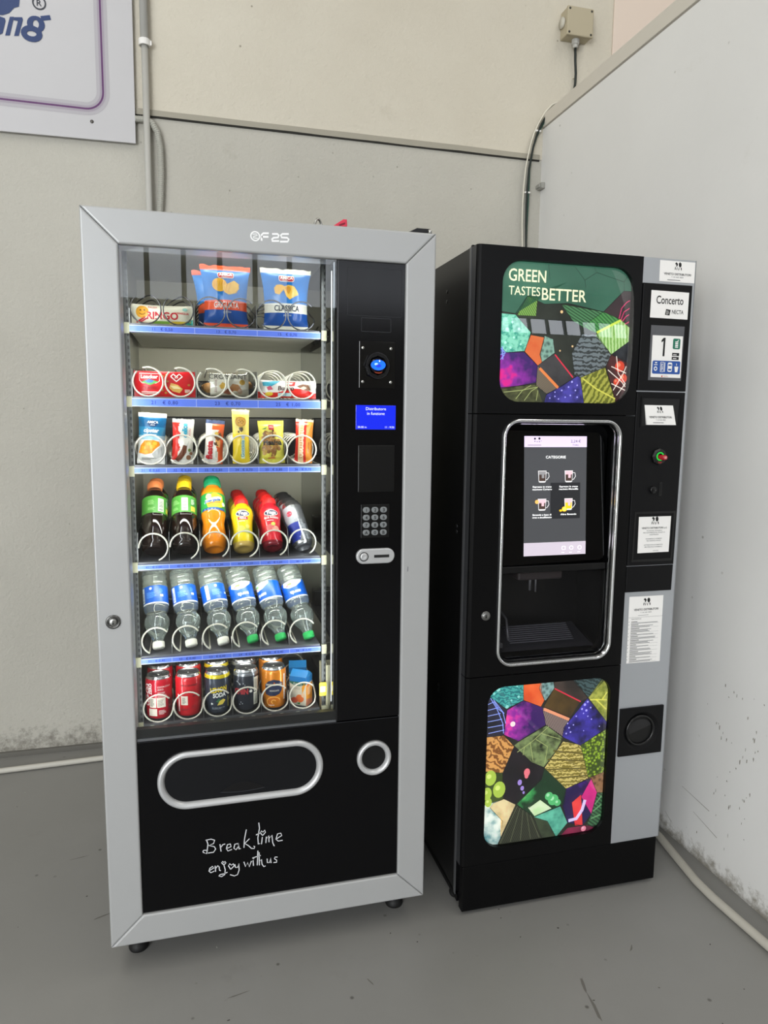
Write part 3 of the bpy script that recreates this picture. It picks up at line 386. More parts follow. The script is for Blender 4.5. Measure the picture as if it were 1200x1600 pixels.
# corner clip, sign panel, pipes, junction box, cables -------------------------------------------------
m_pvc = mat('pvc_grey', '#b4b3ad', 0.45); m_pvc_d = mat('pvc_grey_dark', '#9c9b94', 0.5)
m_cable = mat('cable_black', '#1c2420', 0.5); m_cableg = mat('cable_green', '#21493c', 0.5); m_cablew = mat('cable_cream', '#d9d5c6', 0.5)
m_steel = mat('steel', '#b9b9b6', 0.25, 1.0); m_screw = mat('screw_steel', '#d8d8d4', 0.3, 1.0)

sg = thing('wall_sign', 'white sign board with purple border line and dark blue lettering on the back wall', 'sign', (-0.75, 1.33, 2.425), world=True)
obj('panel', MB().prism([(-1.7, 2.405), (0.0365, 2.4255), (0.0435, 3.6), (-1.7, 3.6)], 1.3235, 1.3335, 0), mat('sign_white', '#bfbec0', 0.35, var=.02), sg)
b = MB(); mp = fmap(0, 0, 1.3230); mp2 = fmap(0, 0, 1.3226); mp3 = fmap(0, 0, 1.3222)
def border(off, wd, mpp, m):
    P = [(-1.7, 2.531 - off)]
    cx, cz, r = -0.138, 2.594, 0.064 + off
    P += [(cx + r*math.sin(math.radians(a)), cz - r*math.cos(math.radians(a))) for a in range(0, 91, 9)] + [(-0.0725 + off, 3.6)]
    b.line(P, wd, mpp, m)
border(0, .046, mp, 0); border(0, .022, mp2, 1); border(0, .0065, mp3, 2)
obj('border_line', b, [mat('band_grey', '#aeabb0', .4), mat('band_lilac', '#a098a3', .4), mat('band_purple', '#5c2f63', .4)], sg)
b = MB(); mp = fmap(0, 0, 1.3220)
for k in ('stem', 'o', 'n1', 'n2'): b.add([mp(x, z) for x, z in SIGN[k]], [tuple(range(len(SIGN[k])))], 0)
g0, g1, g2, g3 = SIGNG
b.ring([(g0[0] + .030*math.cos(t) , g0[1] + .028*math.sin(t)) for t in [2*PI*i/20 for i in range(20)]], [(g0[0] + .010*math.cos(t), g0[1] + .014*math.sin(t)) for t in [2*PI*i/20 for i in range(20)]], 1.3215, 1.3225, 0)
b.ring([(g1[0] + .036*math.cos(t), g1[1] + .028*math.sin(t)) for t in [2*PI*i/20 for i in range(20)]], [(g1[0] + .016*math.cos(t), g1[1] + .009*math.sin(t)) for t in [2*PI*i/20 for i in range(20)]], 1.3211, 1.3221, 0)
b.line([(g0[0]+.018, g0[1]+.022), (g0[0]+.05, g0[1]+.030)], .016, mp, 0)
b.line([(g2[0] + .021*math.cos(t), g2[1] + .021*math.sin(t)) for t in [2*PI*i/24 for i in range(24)]], .005, mp, 1, True)
b.text('R', .021, fmap(g2[0], g2[1]-.010, 1.322), 1, bold=.01)
obj('lettering', b, [mat('ink_navy', '#1f3768', .4), mat('ink_dark', '#2a2f3a', .4)], sg)
b = MB(); ycyl(b, -.1176, 2.4867, [(0, 1.3215), (.006, 1.3225), (.007, 1.3236)], 0, 12); obj('screw', b, mat('screw_dark', '#55524e', .4, .6), sg)

pp = thing('wall_pipe', 'straight grey plastic pipe running up the back wall beside the sign board', 'pipe', (0.077, 1.31, 1.2), world=True)
obj('tube', MB().tube([(.078, 1.318, 0.30), (.078, 1.318, 1.9), (.080, 1.318, 2.796)], .0125, 12), m_pvc, pp)
obj('tube', MB().tube([(.080, 1.318, 2.776), (.080, 1.318, 4.9)], .0150, 12), m_pvc, pp)
b = MB(); b.ring([( .080 + .021*math.cos(t), 1.318 + .021*math.sin(t)) for t in [2*PI*i/20 for i in range(20)]], [(.080 + .0155*math.cos(t), 1.318 + .0155*math.sin(t)) for t in [2*PI*i/20 for i in range(20)]], 0, .022, 0)
b.v = [(x, z, 2.775 + y) for x, y, z in b.v]; b.box(.071, .089, 1.332, 1.345, 2.775, 2.797); b.box(.0975, .106, 1.312, 1.322, 2.778, 2.794)
obj('pipe_clip', b, m_white, pp)
P = [(.0375, 1.331, 2.5165), (.05, 1.330, 2.5167), (.075, 1.325, 2.516), (.098, 1.325, 2.507), (.117, 1.325, 2.475), (.126, 1.326, 2.42), (.1275, 1.327, 2.33), (.122, 1.328, 2.23), (.113, 1.33, 2.12), (.10, 1.33, 1.9), (.10, 1.33, 1.2)]
Q = []
for i in range(len(P)-1):
    a, c = Vector(P[i]), Vector(P[i+1]); n = max(2, int((c-a).length / .0035))
    Q += [tuple(a.lerp(c, k/n)) for k in range(n)]
fl = obj('flexible_conduit', MB().tube(Q, [.0125 if (i % 2) else .0108 for i in range(len(Q))], 10, 0, smooth=False), mat('conduit_grey', '#a9a89f', .5))
tag(fl, 'grey corrugated conduit curving down beside the straight pipe on the back wall', 'conduit')

jb = thing('junction_box', 'square beige junction box on the back wall above the partition', 'electrical box', (1.88, 1.3, 3.04), world=True)
obj('box', MB().box(1.818, 1.940, 1.288, 1.3425, 3.040, 3.152, 0, bev=.004), mat('jbox_beige', '#b5ab92', .5), jb)
obj('lid', MB().box(1.816, 1.942, 1.276, 1.289, 3.038, 3.154, 0, bev=.004), mat('jbox_lid', '#b1a78e', .5), jb)
for x, z in ((1.827, 3.049), (1.931, 3.049), (1.827, 3.143), (1.931, 3.143)):
    b = MB(); ycyl(b, x, z, [(0, 1.2745), (.0048, 1.275), (.0052, 1.277)], 0, 10); obj('screw', b, mat('jbox_screw', '#3c3a34', .5), jb)
b = MB().lathe([(0, 0), (.020, 0), (.022, .004), (.022, .010), (0, .010)], 16, 0, Matrix.Translation((1.818, 1.316, 3.10)) @ Matrix.Rotation(-PI/2, 4, 'Y')); obj('knockout_cap', b, mat('jbox_cap', '#cbc7ba', .5), jb)
b = MB().lathe([(0, 0), (.011, 0), (.013, .012), (.017, .014), (.017, .034), (0, .034)], 8, 0, Matrix.Translation((1.878, 1.312, 3.006)), False); obj('cable_gland', b, m_pvc, jb)
w = MB().tube([(1.878, 1.312, 3.02), (1.884, 1.318, 2.96), (1.893, 1.325, 2.91), (1.894, 1.328, 2.87), (1.889, 1.328, 2.83), (1.880, 1.328, 2.74)], .0055, 8)
w.box(1.886, 1.900, 1.330, 1.3425, 2.893, 2.899, 1)
tag(obj('cable', w, [m_cable, m_cablew]), 'short black cable hanging from the beige junction box', 'cable')
pts = [(1.90, 1.336, 2.80), (1.84, 1.334, 2.785), (1.798, 1.332, 2.765), (1.765, 1.331, 2.730), (1.736, 1.330, 2.681), (1.715, 1.329, 2.635), (1.700, 1.328, 2.584), (1.689, 1.326, 2.53), (1.682, 1.326, 2.489), (1.677, 1.326, 2.41), (1.676, 1.328, 2.34), (1.678, 1.329, 2.25), (1.683, 1.33, 2.165), (1.69, 1.33, 1.9), (1.70, 1.33, .5)]
pts = [(x, y - .006, z) for x, y, z in pts]
cb = thing('cable_bundle', 'black, green and cream cables running down the corner behind the black machine', 'cables', (1.69, 1.33, 0.5), world=True)
obj('strand', MB().tube([(x, y, z) for x, y, z in pts], .0048, 8), m_cable, cb)
obj('strand', MB().tube([(x + .0055 + .004*math.sin(z*14), y + .003, z - .004) for x, y, z in pts], .0038, 8), m_cableg, cb)
obj('strand', MB().tube([(x - .013 + .003*math.sin(z*5), y + .004, z + .006) for x, y, z in pts], .0034, 8), m_cablew, cb)
for q in ((1.722, 1.326, 2.652), (1.680, 1.325, 2.39)):
    obj('cable_tie', MB().box(q[0]-.013, q[0]+.013, q[1]-.006, q[1]+.012, q[2]-.004, q[2]+.004, 0, bev=.002), m_white, cb)
w = MB().box(1.735, 1.7535, 1.30, 1.34, 2.408, 2.434, 0, bev=.003).box(1.728, 1.752, 1.31, 1.344, 2.414, 2.428, 0, bev=.002)
tag(obj('wall_bracket', w, m_pvc_d), 'small grey plastic bracket in the corner under the cable', 'bracket')
w = MB().tube([(1.69, 1.2, .013), (1.70, .7, .013), (1.706, .35, .013), (1.7015, .185, .013), (1.682, .07, .013), (1.664, -.043, .013), (1.661, -.12, .013), (1.6635, -.19, .013), (1.669, -.313, .013), (1.69, -.6, .013), (1.70, -1.2, .013), (1.70, -2.2, .013)], .0125, 12)
tag(obj('floor_conduit', w, mat('conduit_white', '#b7b3a8', .5, var=.08, vscale=20)), 'off-white conduit lying on the floor along the right wall', 'conduit')
w = MB().tube([(-2.5, 1.10, .013), (-1.2, 1.16, .013), (-.534, 1.189, .013), (-.352, 1.198, .013), (-.168, 1.208, .013), (.2, 1.225, .013), (.85, 1.24, .013)], .0105, 12)
tag(obj('floor_conduit', w, mat('conduit_white2', '#c3c0b6', .5)), 'off-white conduit on the floor along the back wall, left of the snack machine', 'conduit')
# ---------------------------------------------------------------- snack vending machine
m_alu = mat('anodised_frame', '#b0b1b1', 0.40, 0.25, bump=0.02, bscale=600, var=.015)
m_blackgloss = mat('black_gloss_panel', '#08080a', 0.14, var=.15, vscale=14, spec=.3)
m_blacksat = mat('black_satin', '#141416', 0.42)
m_blackmat = mat('black_matte', '#0c0c0d', 0.6)
m_cab = mat('cabinet_dark', '#1b1b1d', 0.5)
m_inner = mat('inner_cream', '#c9c6b2', 0.42, 0.1)
m_galv = mat('galvanised', '#b2b1a6', 0.36, 0.5, var=.12, vscale=10, bump=.25, bscale=9)
m_mirror = mat('polished_side', '#77797b', 0.05, 1.0)
m_rail = mat('rail_zinc', '#4a4b49', 0.35, 0.4)
m_tray = mat('tray_grey', '#4b4c50', 0.4, 0.3)
m_traylip = mat('tray_lip', '#6c6d70', 0.4, 0.3)
m_div = mat('divider_dark', '#1d1e22', 0.25)
m_strip = mat('price_strip_blue', '#6482ee', 0.3); m_strip2 = mat('price_strip_edge', '#c9d4ff', 0.3); m_stript = mat('price_ink', '#22338f', 0.4)
m_coil = mat('coil_cream', '#dcd8c8', 0.35, 0.2); m_coild = mat('coil_steel', '#77777a', 0.25, 0.9)
m_led = mat('led_tube', '#ffffff', 0.5, emit='#f2f7ff', es=.9)
m_ink_w = mat('print_white', '#e9e9e6', 0.5); m_ink_g = mat('print_grey', '#a9aaac', 0.5); m_ink_k = mat('print_black', '#161616', 0.5)
m_silver = mat('silver_paint', '#c9cacb', 0.35, 0.45); m_rubber = mat('rubber_black', '#111111', 0.6)
pane_mat('display_glass', ior=1.5, gain=1.5)

vm = thing('vending_machine', 'silver-framed snack vending machine with a lit glass window full of snacks and drinks', 'vending machine', (0.405, 0.36, 0), world=True)
c = MB()
c.box(.012, .030, .072, .74, .095, 1.828); c.box(.779, .797, .072, .74, .095, 1.828); c.box(.012, .797, .072, .74, 1.806, 1.828); c.box(.012, .797, .072, .74, .095, .112); c.box(.012, .797, .722, .74, .095, 1.828)
c.box(.030, .779, .072, .09, .112, .60)
obj('cabinet', c, m_cab, vm)
c = MB(); c.box(.074, .558, .560, .575, .50, 1.80, 0); c.box(.060, .074, .060, .575, .50, 1.80, 1); c.box(.060, .575, .04, .575, 1.785, 1.80, 1); c.box(.06, .56, .045, .575, .49, .50, 2)
obj('inner_lining', c, [m_inner, m_galv, m_blackmat], vm)
obj('side_panel', MB().box(.5585, .564, .022, .56, .50, 1.785), m_mirror, vm)
for lx in (.0755, .541):
    r = MB().box(lx, lx+.011, .088, .092, .56, 1.78, 0); 
    for k in range(78): r.box(lx+.006, lx+.0098, .0872, .0882, .60 + .015*k, .6075 + .015*k, 1)
    for k in (0.62, 0.79, 1.03, 1.265, 1.43, 1.60): r.box(lx-.001, lx+.012, .083, .090, k-.019, k+.006, 2)
    obj('rack_rail', r, [m_rail, m_blackmat, mat('rail_clip', '#a8a58a', .4)], vm)
obj('light_tube', MB().tube([(.5555, .030, .66), (.5555, .030, 1.74)], .0012, 6), m_led, vm)
# mitred door frame
X0, X1, Z0, Z1 = 0.0, 0.809, 0.087, 1.838; A0, A1, B0, B1 = .0765, .7335, .162, 1.763; g = .0004
def rail(P): return MB().prism(P, 0.0, 0.070, 0, bev=.0045)
obj('frame_profile', rail([(X0, Z0+g), (A0, B0+g), (A0, B1-g), (X0, Z1-g)]), m_alu, vm)
obj('frame_profile', rail([(X1, Z0+g), (X1, Z1-g), (A1, B1-g), (A1, B0+g)]), m_alu, vm)
obj('frame_profile', rail([(X0+g, Z1), (A0+g, B1), (A1-g, B1), (X1-g, Z1)]), m_alu, vm)
obj('frame_profile', rail([(X0+g, Z0), (X1-g, Z0), (A1-g, B0), (A0+g, B0)]), m_alu, vm)
obj('scratch_mark', MB().poly([(.7485, 1.017), (.7505, 1.012), (.7500, 1.003), (.7475, 1.001), (.7478, 1.008)], fmap(0, 0, -.0003)), mat('scratch', '#77777c', .6), vm)
b = MB()
for l in LOGO: b.line(l, .0042, fmap(0, 0, -.0004), 0)
lx, lz = .3726, 1.7998
b.line([(lx + .0098*math.cos(2*PI*i/24), lz + .0098*math.sin(2*PI*i/24)) for i in range(24)], .0030, fmap(0, 0, -.0004), 0, True)
b.line([(lx-.006, lz+.004), (lx+.003, lz+.005), (lx+.005, lz+.002), (lx-.004, lz-.001), (lx-.005, lz-.004), (lx+.006, lz-.0045)], .002, fmap(0, 0, -.0004), 0)
obj('logo', b, mat('logo_white', '#f4f4f4', .5), vm)
# glass
pane_mat('window_glass', (0.97, 0.985, 0.98, 1), 1.5, .70)
gl = obj('window_pane', MB().box(.0770, .5650, .0095, .0115, .6125, 1.7625), MATS['window_glass'], vm)
b = MB().box(.0770, .5650, .0085, .0125, .6115, .618, 0); b.box(.5640, .5662, .008, .0125, .6125, 1.7625, 1); b.box(.0768, .5650, .0125, .030, .618, .640, 2)
obj('window_edging', b, [mat('edge_alu', '#7d8084', .35, .8), m_blackmat, m_blacksat], vm)
# control column
cc = obj('control_panel', MB().box(.5662, .7333, .008, .03, .6135, 1.7625, 0, bev=.001), m_blackgloss, vm)
b = MB(); b.line(rrect(.6246, .6985, 1.5993, 1.6313, .002, 2), .0012, fmap(0, 0, .0077), 0, True); b.line(rrect(.590, .725, 1.636, 1.748, .002, 2), .0008, fmap(0, 0, .0077), 0, True)
obj('blank_label', b, mat('black_grey', '#26272a', .35), cc)
b = MB().box(.6187, .7119, .0072, .012, 1.2076, 1.3241, 0, bev=.001); obj('banknote_cover', b, mat('black_deep', '#060607', .3), cc)
cr = obj('card_reader', MB().box(.6187, .7085, .0055, .012, 1.4632, 1.5767, 0, bev=.0015).add([], []), mat('reader_black', '#050506', .12), vm)
b = MB(); ycyl(b, .6640, 1.5180, [(.034, .006), (.034, .001), (.031, -.003), (.024, -.003), (.022, .000), (.0205, .004)], 0, 8, False); b.line([(.6640+.0285*math.cos(2*PI*i/30), 1.5180+.031*math.sin(2*PI*i/30)) for i in range(30)], .0015, fmap(0, 0, -.0034), 1, True)
obj('bezel', b, [mat('bezel_black', '#08080a', .2), mat('bezel_line', '#222226', .2)], cr)
b = MB(); ycyl(b, .6650, 1.5185, [(.0205, .003), (.019, -.001), (0, -.002)], 0, 24); obj('lens', b, mat('lens_dark', '#07070c', .1), cr)
b = MB(); b.disc(.6650, 1.5195, .0185, fmap(0, 0, -.0026), 0, .0125, 24); b.disc(.6600, 1.5215, .0045, fmap(0, 0, -.0029), 1, .0028); b.disc(.6655, 1.5175, .007, fmap(0, 0, -.0029), 2, .004); b.poly([(.6540, 1.5035), (.6600, 1.5020), (.6700, 1.5020), (.6760, 1.5035), (.6720, 1.5000), (.6660, 1.4990), (.6590, 1.4998)], fmap(0, 0, -.0026), 3)
obj('blue_light', b, [mat('glow_blue', '#0d5fe8', .3, emit='#0e62ff', es=.85), mat('glow_pale', '#a8d0ff', .3, emit='#a8d0ff', es=.8), mat('glow_deep', '#1b35c8', .3, emit='#1b35c8', es=.6), mat('glow_orange', '#7a3018', .3, emit='#8a3418', es=.35)], cr)
b = MB(); b.disc(.6680, 1.5290, .0016, fmap(0, 0, -.0035), 0); obj('indicator_light', b, mat('indicator', '#ffffff', .3, emit='#e8eeff', es=1.0), cr)
for x, z in ((.6278, 1.5600), (.6985, 1.5600), (.6278, 1.4790), (.6985, 1.4790)):
    b = MB(); ycyl(b, x, z, [(0, .0038), (.0030, .0040), (.0036, .0052), (.0036, .0060)], 0, 14); b.disc(x, z, .0012, fmap(0, 0, .0036), 1, n=6); obj('screw', b, [m_screw, m_ink_k], cr)
dp = obj('display', MB().box(.6117, .7135, .0068, .012, 1.3630, 1.4225, 0, bev=.0008), mat('display_blue', '#1322b8', .15, emit='#1024d2', es=.75), vm)
b = MB(); mp = fmap(.6625, 0, .0064)
for s_, h_, x_, z_, al in (('Distributore', .0072, 0, 1.4105, 'c'), ('in funzione', .0072, 0, 1.3990, 'c'), ('30.00 in', .005, -.046, 1.3665, 'l'), ('11 : 9:50', .005, .047, 1.3665, 'r')):
    obj('display_text', MB().text(s_, h_, shift(mp, x_, z_), 0, al), mat('display_ink', '#dfe4ff', .4, emit='#cdd6ff', es=.7), dp)
# keypad
kp = obj('keypad', MB().box(.6262, .7000, .0060, .012, 1.0916, 1.1764, 0, bev=.001), mat('keypad_black', '#040405', .35), vm)
for r_ in range(4):
    for k in range(3):
        x = .6395 + .0223*k; z = 1.1628 - .0191*r_
        b = MB(); pr = rrect(x-.0088, x+.0088, z-.0072, z+.0072, .0068, 5); b.prism(pr, .0025, .0065, 0, bev=.0012)
        b.text('123456789A0B'[r_*3+k], .0080, fmap(x, z-.004, .0021), 1, bold=.02)
        obj('key', b, [mat('key_grey', '#8e9294', .35, .4), m_ink_k], kp)
cn = obj('coin_slot', MB().prism(rrect(.6140, .7140, 1.0256, 1.0642, .0190, 10), .0010, .010, 0, bev=.003), m_silver, vm)
obj('slot', MB().box(.6600, .6990, .0002, .002, 1.0412, 1.0482, 0), m_ink_k, cn)
b = MB(); ycyl(b, .6335, 1.0445, [(.0118, .0012), (.0118, .0004), (.0098, .0004)], 1, 24); ycyl(b, .6335, 1.0445, [(.0098, .001), (.0094, -.0012), (.006, -.002), (.004, -.0012), (0, -.001)], 0, 24); obj('return_button', b, [m_silver, m_ink_k], cn)
# lower panel, delivery flap, coin cup, lettering
lp = obj('lower_panel', MB().box(.0768, .7333, .008, .03, .1623, .6100, 0, bev=.001), mat('black_gloss_lower', '#050507', .10, var=.12, vscale=6, spec=.28), vm)
fx0, fx1, fz0, fz1 = .1205, .5300, .4268, .5760
df = obj('delivery_flap', MB().prism(rrect(fx0+.016, fx1-.016, fz0+.016, fz1-.016, .056, 12), .0065, .012, 0, bev=.002), mat('flap_black', '#101114', .38, spec=.3), vm)
prof = [(0.0, .008), (-.0005, .001), (-.004, -.003), (-.009, -.0035), (-.014, .000), (-.0175, .0065), (-.0175, .008)]
obj('flap_rim', MB().sweep(rpath(fx0, fx1, fz0, fz1, .0735, 14), prof), m_silver, df)
b = MB(); n = 18
arc = [(.270 + .110*i/n, .4585 + .022*math.sin(PI*i/n)) for i in range(n+1)]; low = [(.270 + .110*i/n, .4585 - .004*math.sin(PI*i/n)) for i in range(n+1)]
b.poly(arc + low[::-1][1:-1], fmap(0, 0, .0060), 0); b.line(low, .0012, fmap(0, 0, .0056), 1); b.line(arc, .0008, fmap(0, 0, .0056), 2)
obj('finger_grip', b, [mat('grip_black', '#0b0b0d', .3), mat('grip_edge', '#3a3b40', .3), mat('grip_edge2', '#0f0f12', .4)], df)
cu = MB(); ycyl(cu, .6655, .5042, [(.036, .0075), (0, .0075)], 0, 32)
cu = obj('coin_cup', cu, mat('cup_black', '#0b0b0d', .4), vm)
b = MB().sweep([(.6655 + .0465*math.cos(t), .5042 + .0475*math.sin(t), math.cos(t), math.sin(t)) for t in [2*PI*i/40 for i in range(40)]], [(o_*.85, y_) for o_, y_ in prof]); obj('cup_rim', b, m_silver, cu)
b = MB()
for l in HAND: b.line(l, .0024, fmap(0, 0, .0074), 0)
obj('lettering', b, mat('script_white', '#d9dadd', .5), lp)
lk = MB(); ycyl(lk, .0355, .9150, [(.0165, 0), (.0165, -.003), (.0135, -.004), (.0125, -.0035), (.0115, -.002), (0, -.002)], 0, 28)
lk = obj('door_lock', lk, mat('lock_ring', '#6f6f6e', .25, .9), vm)
b = MB(); ycyl(b, .0355, .9150, [(.0082, -.002), (.0082, -.0045), (.0070, -.0052), (0, -.0052)], 0, 20); b.box(.0347, .0363, -.0056, -.005, .9125, .9195, 1); b.disc(.0355, .9115, .0022, fmap(0, 0, -.0055), 1, n=10); obj('keyhole', b, [mat('lock_core', '#a9a9a6', .3, .9), m_ink_k], lk)
b = MB().add([(.735, .06, 1.8405), (.745, .02, 1.8405), (.800, .02, 1.8405), (.803, .09, 1.8405), (.735, .12, 1.8405), (.742, .06, 1.8455), (.765, .02, 1.8525), (.800, .02, 1.8525), (.803, .09, 1.8525), (.742, .12, 1.8455)], [(0, 1, 2, 3, 4), (5, 6, 7, 8, 9), (0, 1, 6, 5), (1, 2, 7, 6), (2, 3, 8, 7), (3, 4, 9, 8), (4, 0, 5, 9)])
hb = obj('hinge_bracket', b, m_blacksat, vm)
obj('bolt', MB().lathe([(0, 0), (.005, 0), (.005, .009), (.003, .011), (0, .011)], 12, 0, Matrix.Translation((.796, .012, 1.838))), m_steel, vm)
for fx, fy in ((.055, .105), (.755, .105), (.055, .70), (.755, .70)):
    b = MB().lathe([(0, 0), (.024, 0), (.026, .006), (.022, .018), (.014, .024), (.012, .030), (.012, .034)], 20, 0, Matrix.Translation((fx, fy, 0))); b.lathe([(.009, .030), (.009, .100)], 12, 1, Matrix.Translation((fx, fy, 0)))
    b.box(fx-.022, fx+.030, fy-.018, fy-.012, .066, .098, 1)
    obj('foot', b, [m_rubber, mat('foot_steel', '#6a6a68', .35, .9)], vm)
# trays
def coil(r, pitch, turns, start, win, wr=.0022, n=24, stop=None, L=.37):
    """wire spiral seen from the front: each loop stands in one plane and steps back to the next near the angle win;
    with stop it is one loop whose tail runs straight back"""
    P = []; hw = .09
    def yy(a):
        u = (a - win)/360; k = math.floor(u + .5); t = min(1, max(0, (u - k + hw)/(2*hw))); return pitch*(k + t*t*(3-2*t))
    if stop is not None:
        m = int((stop - start)/15)
        P = [(r*math.cos(math.radians(start + (stop-start)*i/m)), 0, r*math.sin(math.radians(start + (stop-start)*i/m))) for i in range(m+1)]
        x, _, z = P[-1]; P += [(x, .004, z), (x, .015, z), (x, L*.5, z), (x, L, z)]
    else:
        for i in range(int(turns*n)+1):
            a = start + 360*i/n; P.append((r*math.cos(math.radians(a)), yy(a) - yy(start), r*math.sin(math.radians(a))))
    return MB().tube(P, wr, 6)
CX = [.124 + .0737*i for i in range(6)]
TR = [dict(fl=1.6040, s=(1.5853, 1.6005), wide=True, pr=['11   € 0,50', '13   € 0,70', '15   € 0,70'], st=-20, turns=5.3),
      dict(fl=1.4345, s=(1.4125, 1.4320), wide=True, pr=['21   € 0,80', '23   € 0,70', '25   € 1,00'], st=-110, turns=9),
      dict(fl=1.2715, s=(1.2535, 1.2670), wide=False, pr=['31   € 0,60', '32   € 0,60', '33   € 0,80', '34   € 0,70', '35   € 0,80', '36   € 0,70'], st=-100, turns=8),
      dict(fl=1.0330, s=(1.0170, 1.0288), wide=False, pr=['41   € 1,20', '42   € 1,20', '43   € 1,50', '44   € 1,20', '45   € 1,20', '46   € 1,20'], st=-70, turns=5),
      dict(fl=.7950, s=(.7785, .7912), wide=False, pr=['51   € 0,40', '52   € 0,40', '53   € 0,40', '54   € 0,40', '55   € 0,40', '56   € 0,40'], st=40, turns=5),
      dict(fl=.6170, s=None, wide=False, pr=[], st=55, turns=5)]
for ti, T in enumerate(TR):
    fl = T['fl']; t = MB()
    t.box(.0865, .5365, .098, .520, fl-.014, fl, 0); t.box(.0865, .5365, .0905, .098, fl-.020, fl+.0015, 1)
    if ti == 5:
        t.box(.0865, .5365, .045, .0905, fl-.05, fl-.020, 1)
        for x in CX:
            for sgn in (-1, 1): t.prism([(x+sgn*.011, fl-.014), (x+sgn*.011, fl-.002), (x+sgn*.020, fl-.002), (x+sgn*.027, fl-.014)], .088, .0904, 2)  # pale wedges paint the light showing through the tray cut-outs
    tr = obj('tray', t, [m_tray if ti != 3 and ti != 4 else mat('tray_light', '#62636a', .4, .3), m_traylip, mat('slot_light', '#b9b8a4', .5)] if ti not in (0, 1) else [m_galv, m_traylip], vm)
    if T['s']:
        z0, z1 = T['s']; b = MB().box(.0855, .5375, .0845, .0885, z0, z1, 0); b.box(.0855, .5375, .0835, .0845, z0, z0+.0012, 1); b.box(.0855, .5375, .0835, .0845, z1-.0012, z1, 1)
        n = len(T['pr']); wd = .0737*6/n
        for k, s in enumerate(T['pr']): b.text(s, (z1-z0)*.42, fmap(.0872 + wd*(k+.5), z0 + (z1-z0)*.30, .0842), 2, bold=.01, spacing=1.15)
        for k in range(1, n): b.box(.0870+wd*k-.0005, .0870+wd*k+.0005, .0841, .0845, z0, z1, 1)
        obj('price_strip', b, [m_strip, m_strip2, m_stript], tr)
    r = {2: .0358, 5: .0362}.get(ti, .0345); wr = .0017 if ti == 0 else .0021
    for k in range(6):
        zc = fl + r + wr + .0003
        if ti == 0: mb = coil(r, .0755, 5, 130, 90, wr) if k < 2 else (coil(r, .0755, 5, 222, 180, wr) if k % 2 == 0 else coil(r, .0755, 5, 42, 0, wr))
        elif ti == 1: mb = coil(r, .0667, 5.5, 130, 90, wr) if k > 3 else coil(r, .06, 1, 135, 0, wr, stop=468)
        elif ti == 2: mb = coil(r, .0500, 7, 222, 180, wr)
        elif ti == 3: mb = coil(r, .08, 1, -70 + 6*(k % 3), 0, wr, stop=180)
        elif ti == 4: mb = coil(r, .08, 1, 40 - 5*(k % 2), 0, wr, stop=240)
        else: mb = coil(r, .0800, 4.5, 42, 0, wr)
        mb.v = [(x + CX[k], y + .0965, z + zc) for x, y, z in mb.v]
        dark = ti == 0
        obj('spiral', mb, (mat('coil_dark', '#5b5a58', .3, .8) if k < 2 else m_coild) if dark else m_coil, tr)
    if ti < 5:
        ch = {0: .05, 1: .06, 2: .118, 3: .05, 4: .05}[ti]; obj('motor_cover', MB().box(.090, .533, .475, .520, fl, fl+ch, 0, bev=.004), m_div, tr)
    hgt = {0: .060, 1: .068, 2: .058, 3: .072, 4: .030, 5: .05}[ti]
    xs = [CX[0]-.0368 + .0737*k for k in (range(0, 6, 2) if T['wide'] else range(6))]
    for x in xs:
        b = MB(); P = [(.100, fl), (.100, fl+hgt*.62), (.116, fl+hgt), (.50, fl+hgt+.02), (.50, fl)]
        V = [(x-.0006, y, z) for y, z in P] + [(x+.0006, y, z) for y, z in P]
        b.add(V, [(0, 1, 2, 3, 4), (5, 6, 7, 8, 9), (0, 1, 6, 5), (1, 2, 7, 6), (2, 3, 8, 7), (3, 4, 9, 8)], [0, 0, 1, 1, 0, 0])
        obj('divider', b, [m_div, mat('divider_edge_lit', '#9b9c9c', .3, .6)], tr)  # front edges coloured pale as if catching the light
b = MB(); b.prism(rrect(.5335, .5525, .6555, .6925, .004, 4), .0815, .0830, 0); b.rect(.5355, .5505, .666, .682, fmap(0, 0, .0812), 1)
obj('yellow_tag', b, [mat('tag_yellow', '#e8cf1a', .4), mat('tag_print', '#e6d9a0', .4)], vm)
obj('side_reflection', MB().box(.5425, .5580, .093, .135, .56, .735, 0), mat('reflection_cream', '#cfc9a6', .5), vm)  # cream block added to stand in for a reflection at the side
# lying on top
kr = thing('key_ring', 'metal ring and pink-red key tag lying on top of the snack machine', 'keys', (.57, .10, 1.829), world=True)
b = MB(); b.tube([(.535 + .010*math.cos(2*PI*i/20), .100 + .006*math.cos(2*PI*i/20), 1.852 + .0235*math.sin(2*PI*i/20)) for i in range(20)], .0030, 8, 0, True); obj('ring', b, m_steel, kr)
obj('key', MB().tube([(.530, .11, 1.835), (.538, .10, 1.842), (.556, .10, 1.858), (.560, .10, 1.835)], .003, 8), m_steel, kr)
b = MB(); P = [(.560, 1.845), (.572, 1.862), (.598, 1.8800), (.607, 1.8800), (.608, 1.866), (.600, 1.832), (.568, 1.830)]; b.prism(P, .098, .104, 0, bev=.0015); b.prism([(.586, 1.866), (.602, 1.8725), (.602, 1.868), (.588, 1.862)], .0975, .0985, 1); obj('key_tag', b, [mat('tag_red', '#d0384f', .4), mat('tag_red_dark', '#7e1c2c', .4)], kr)
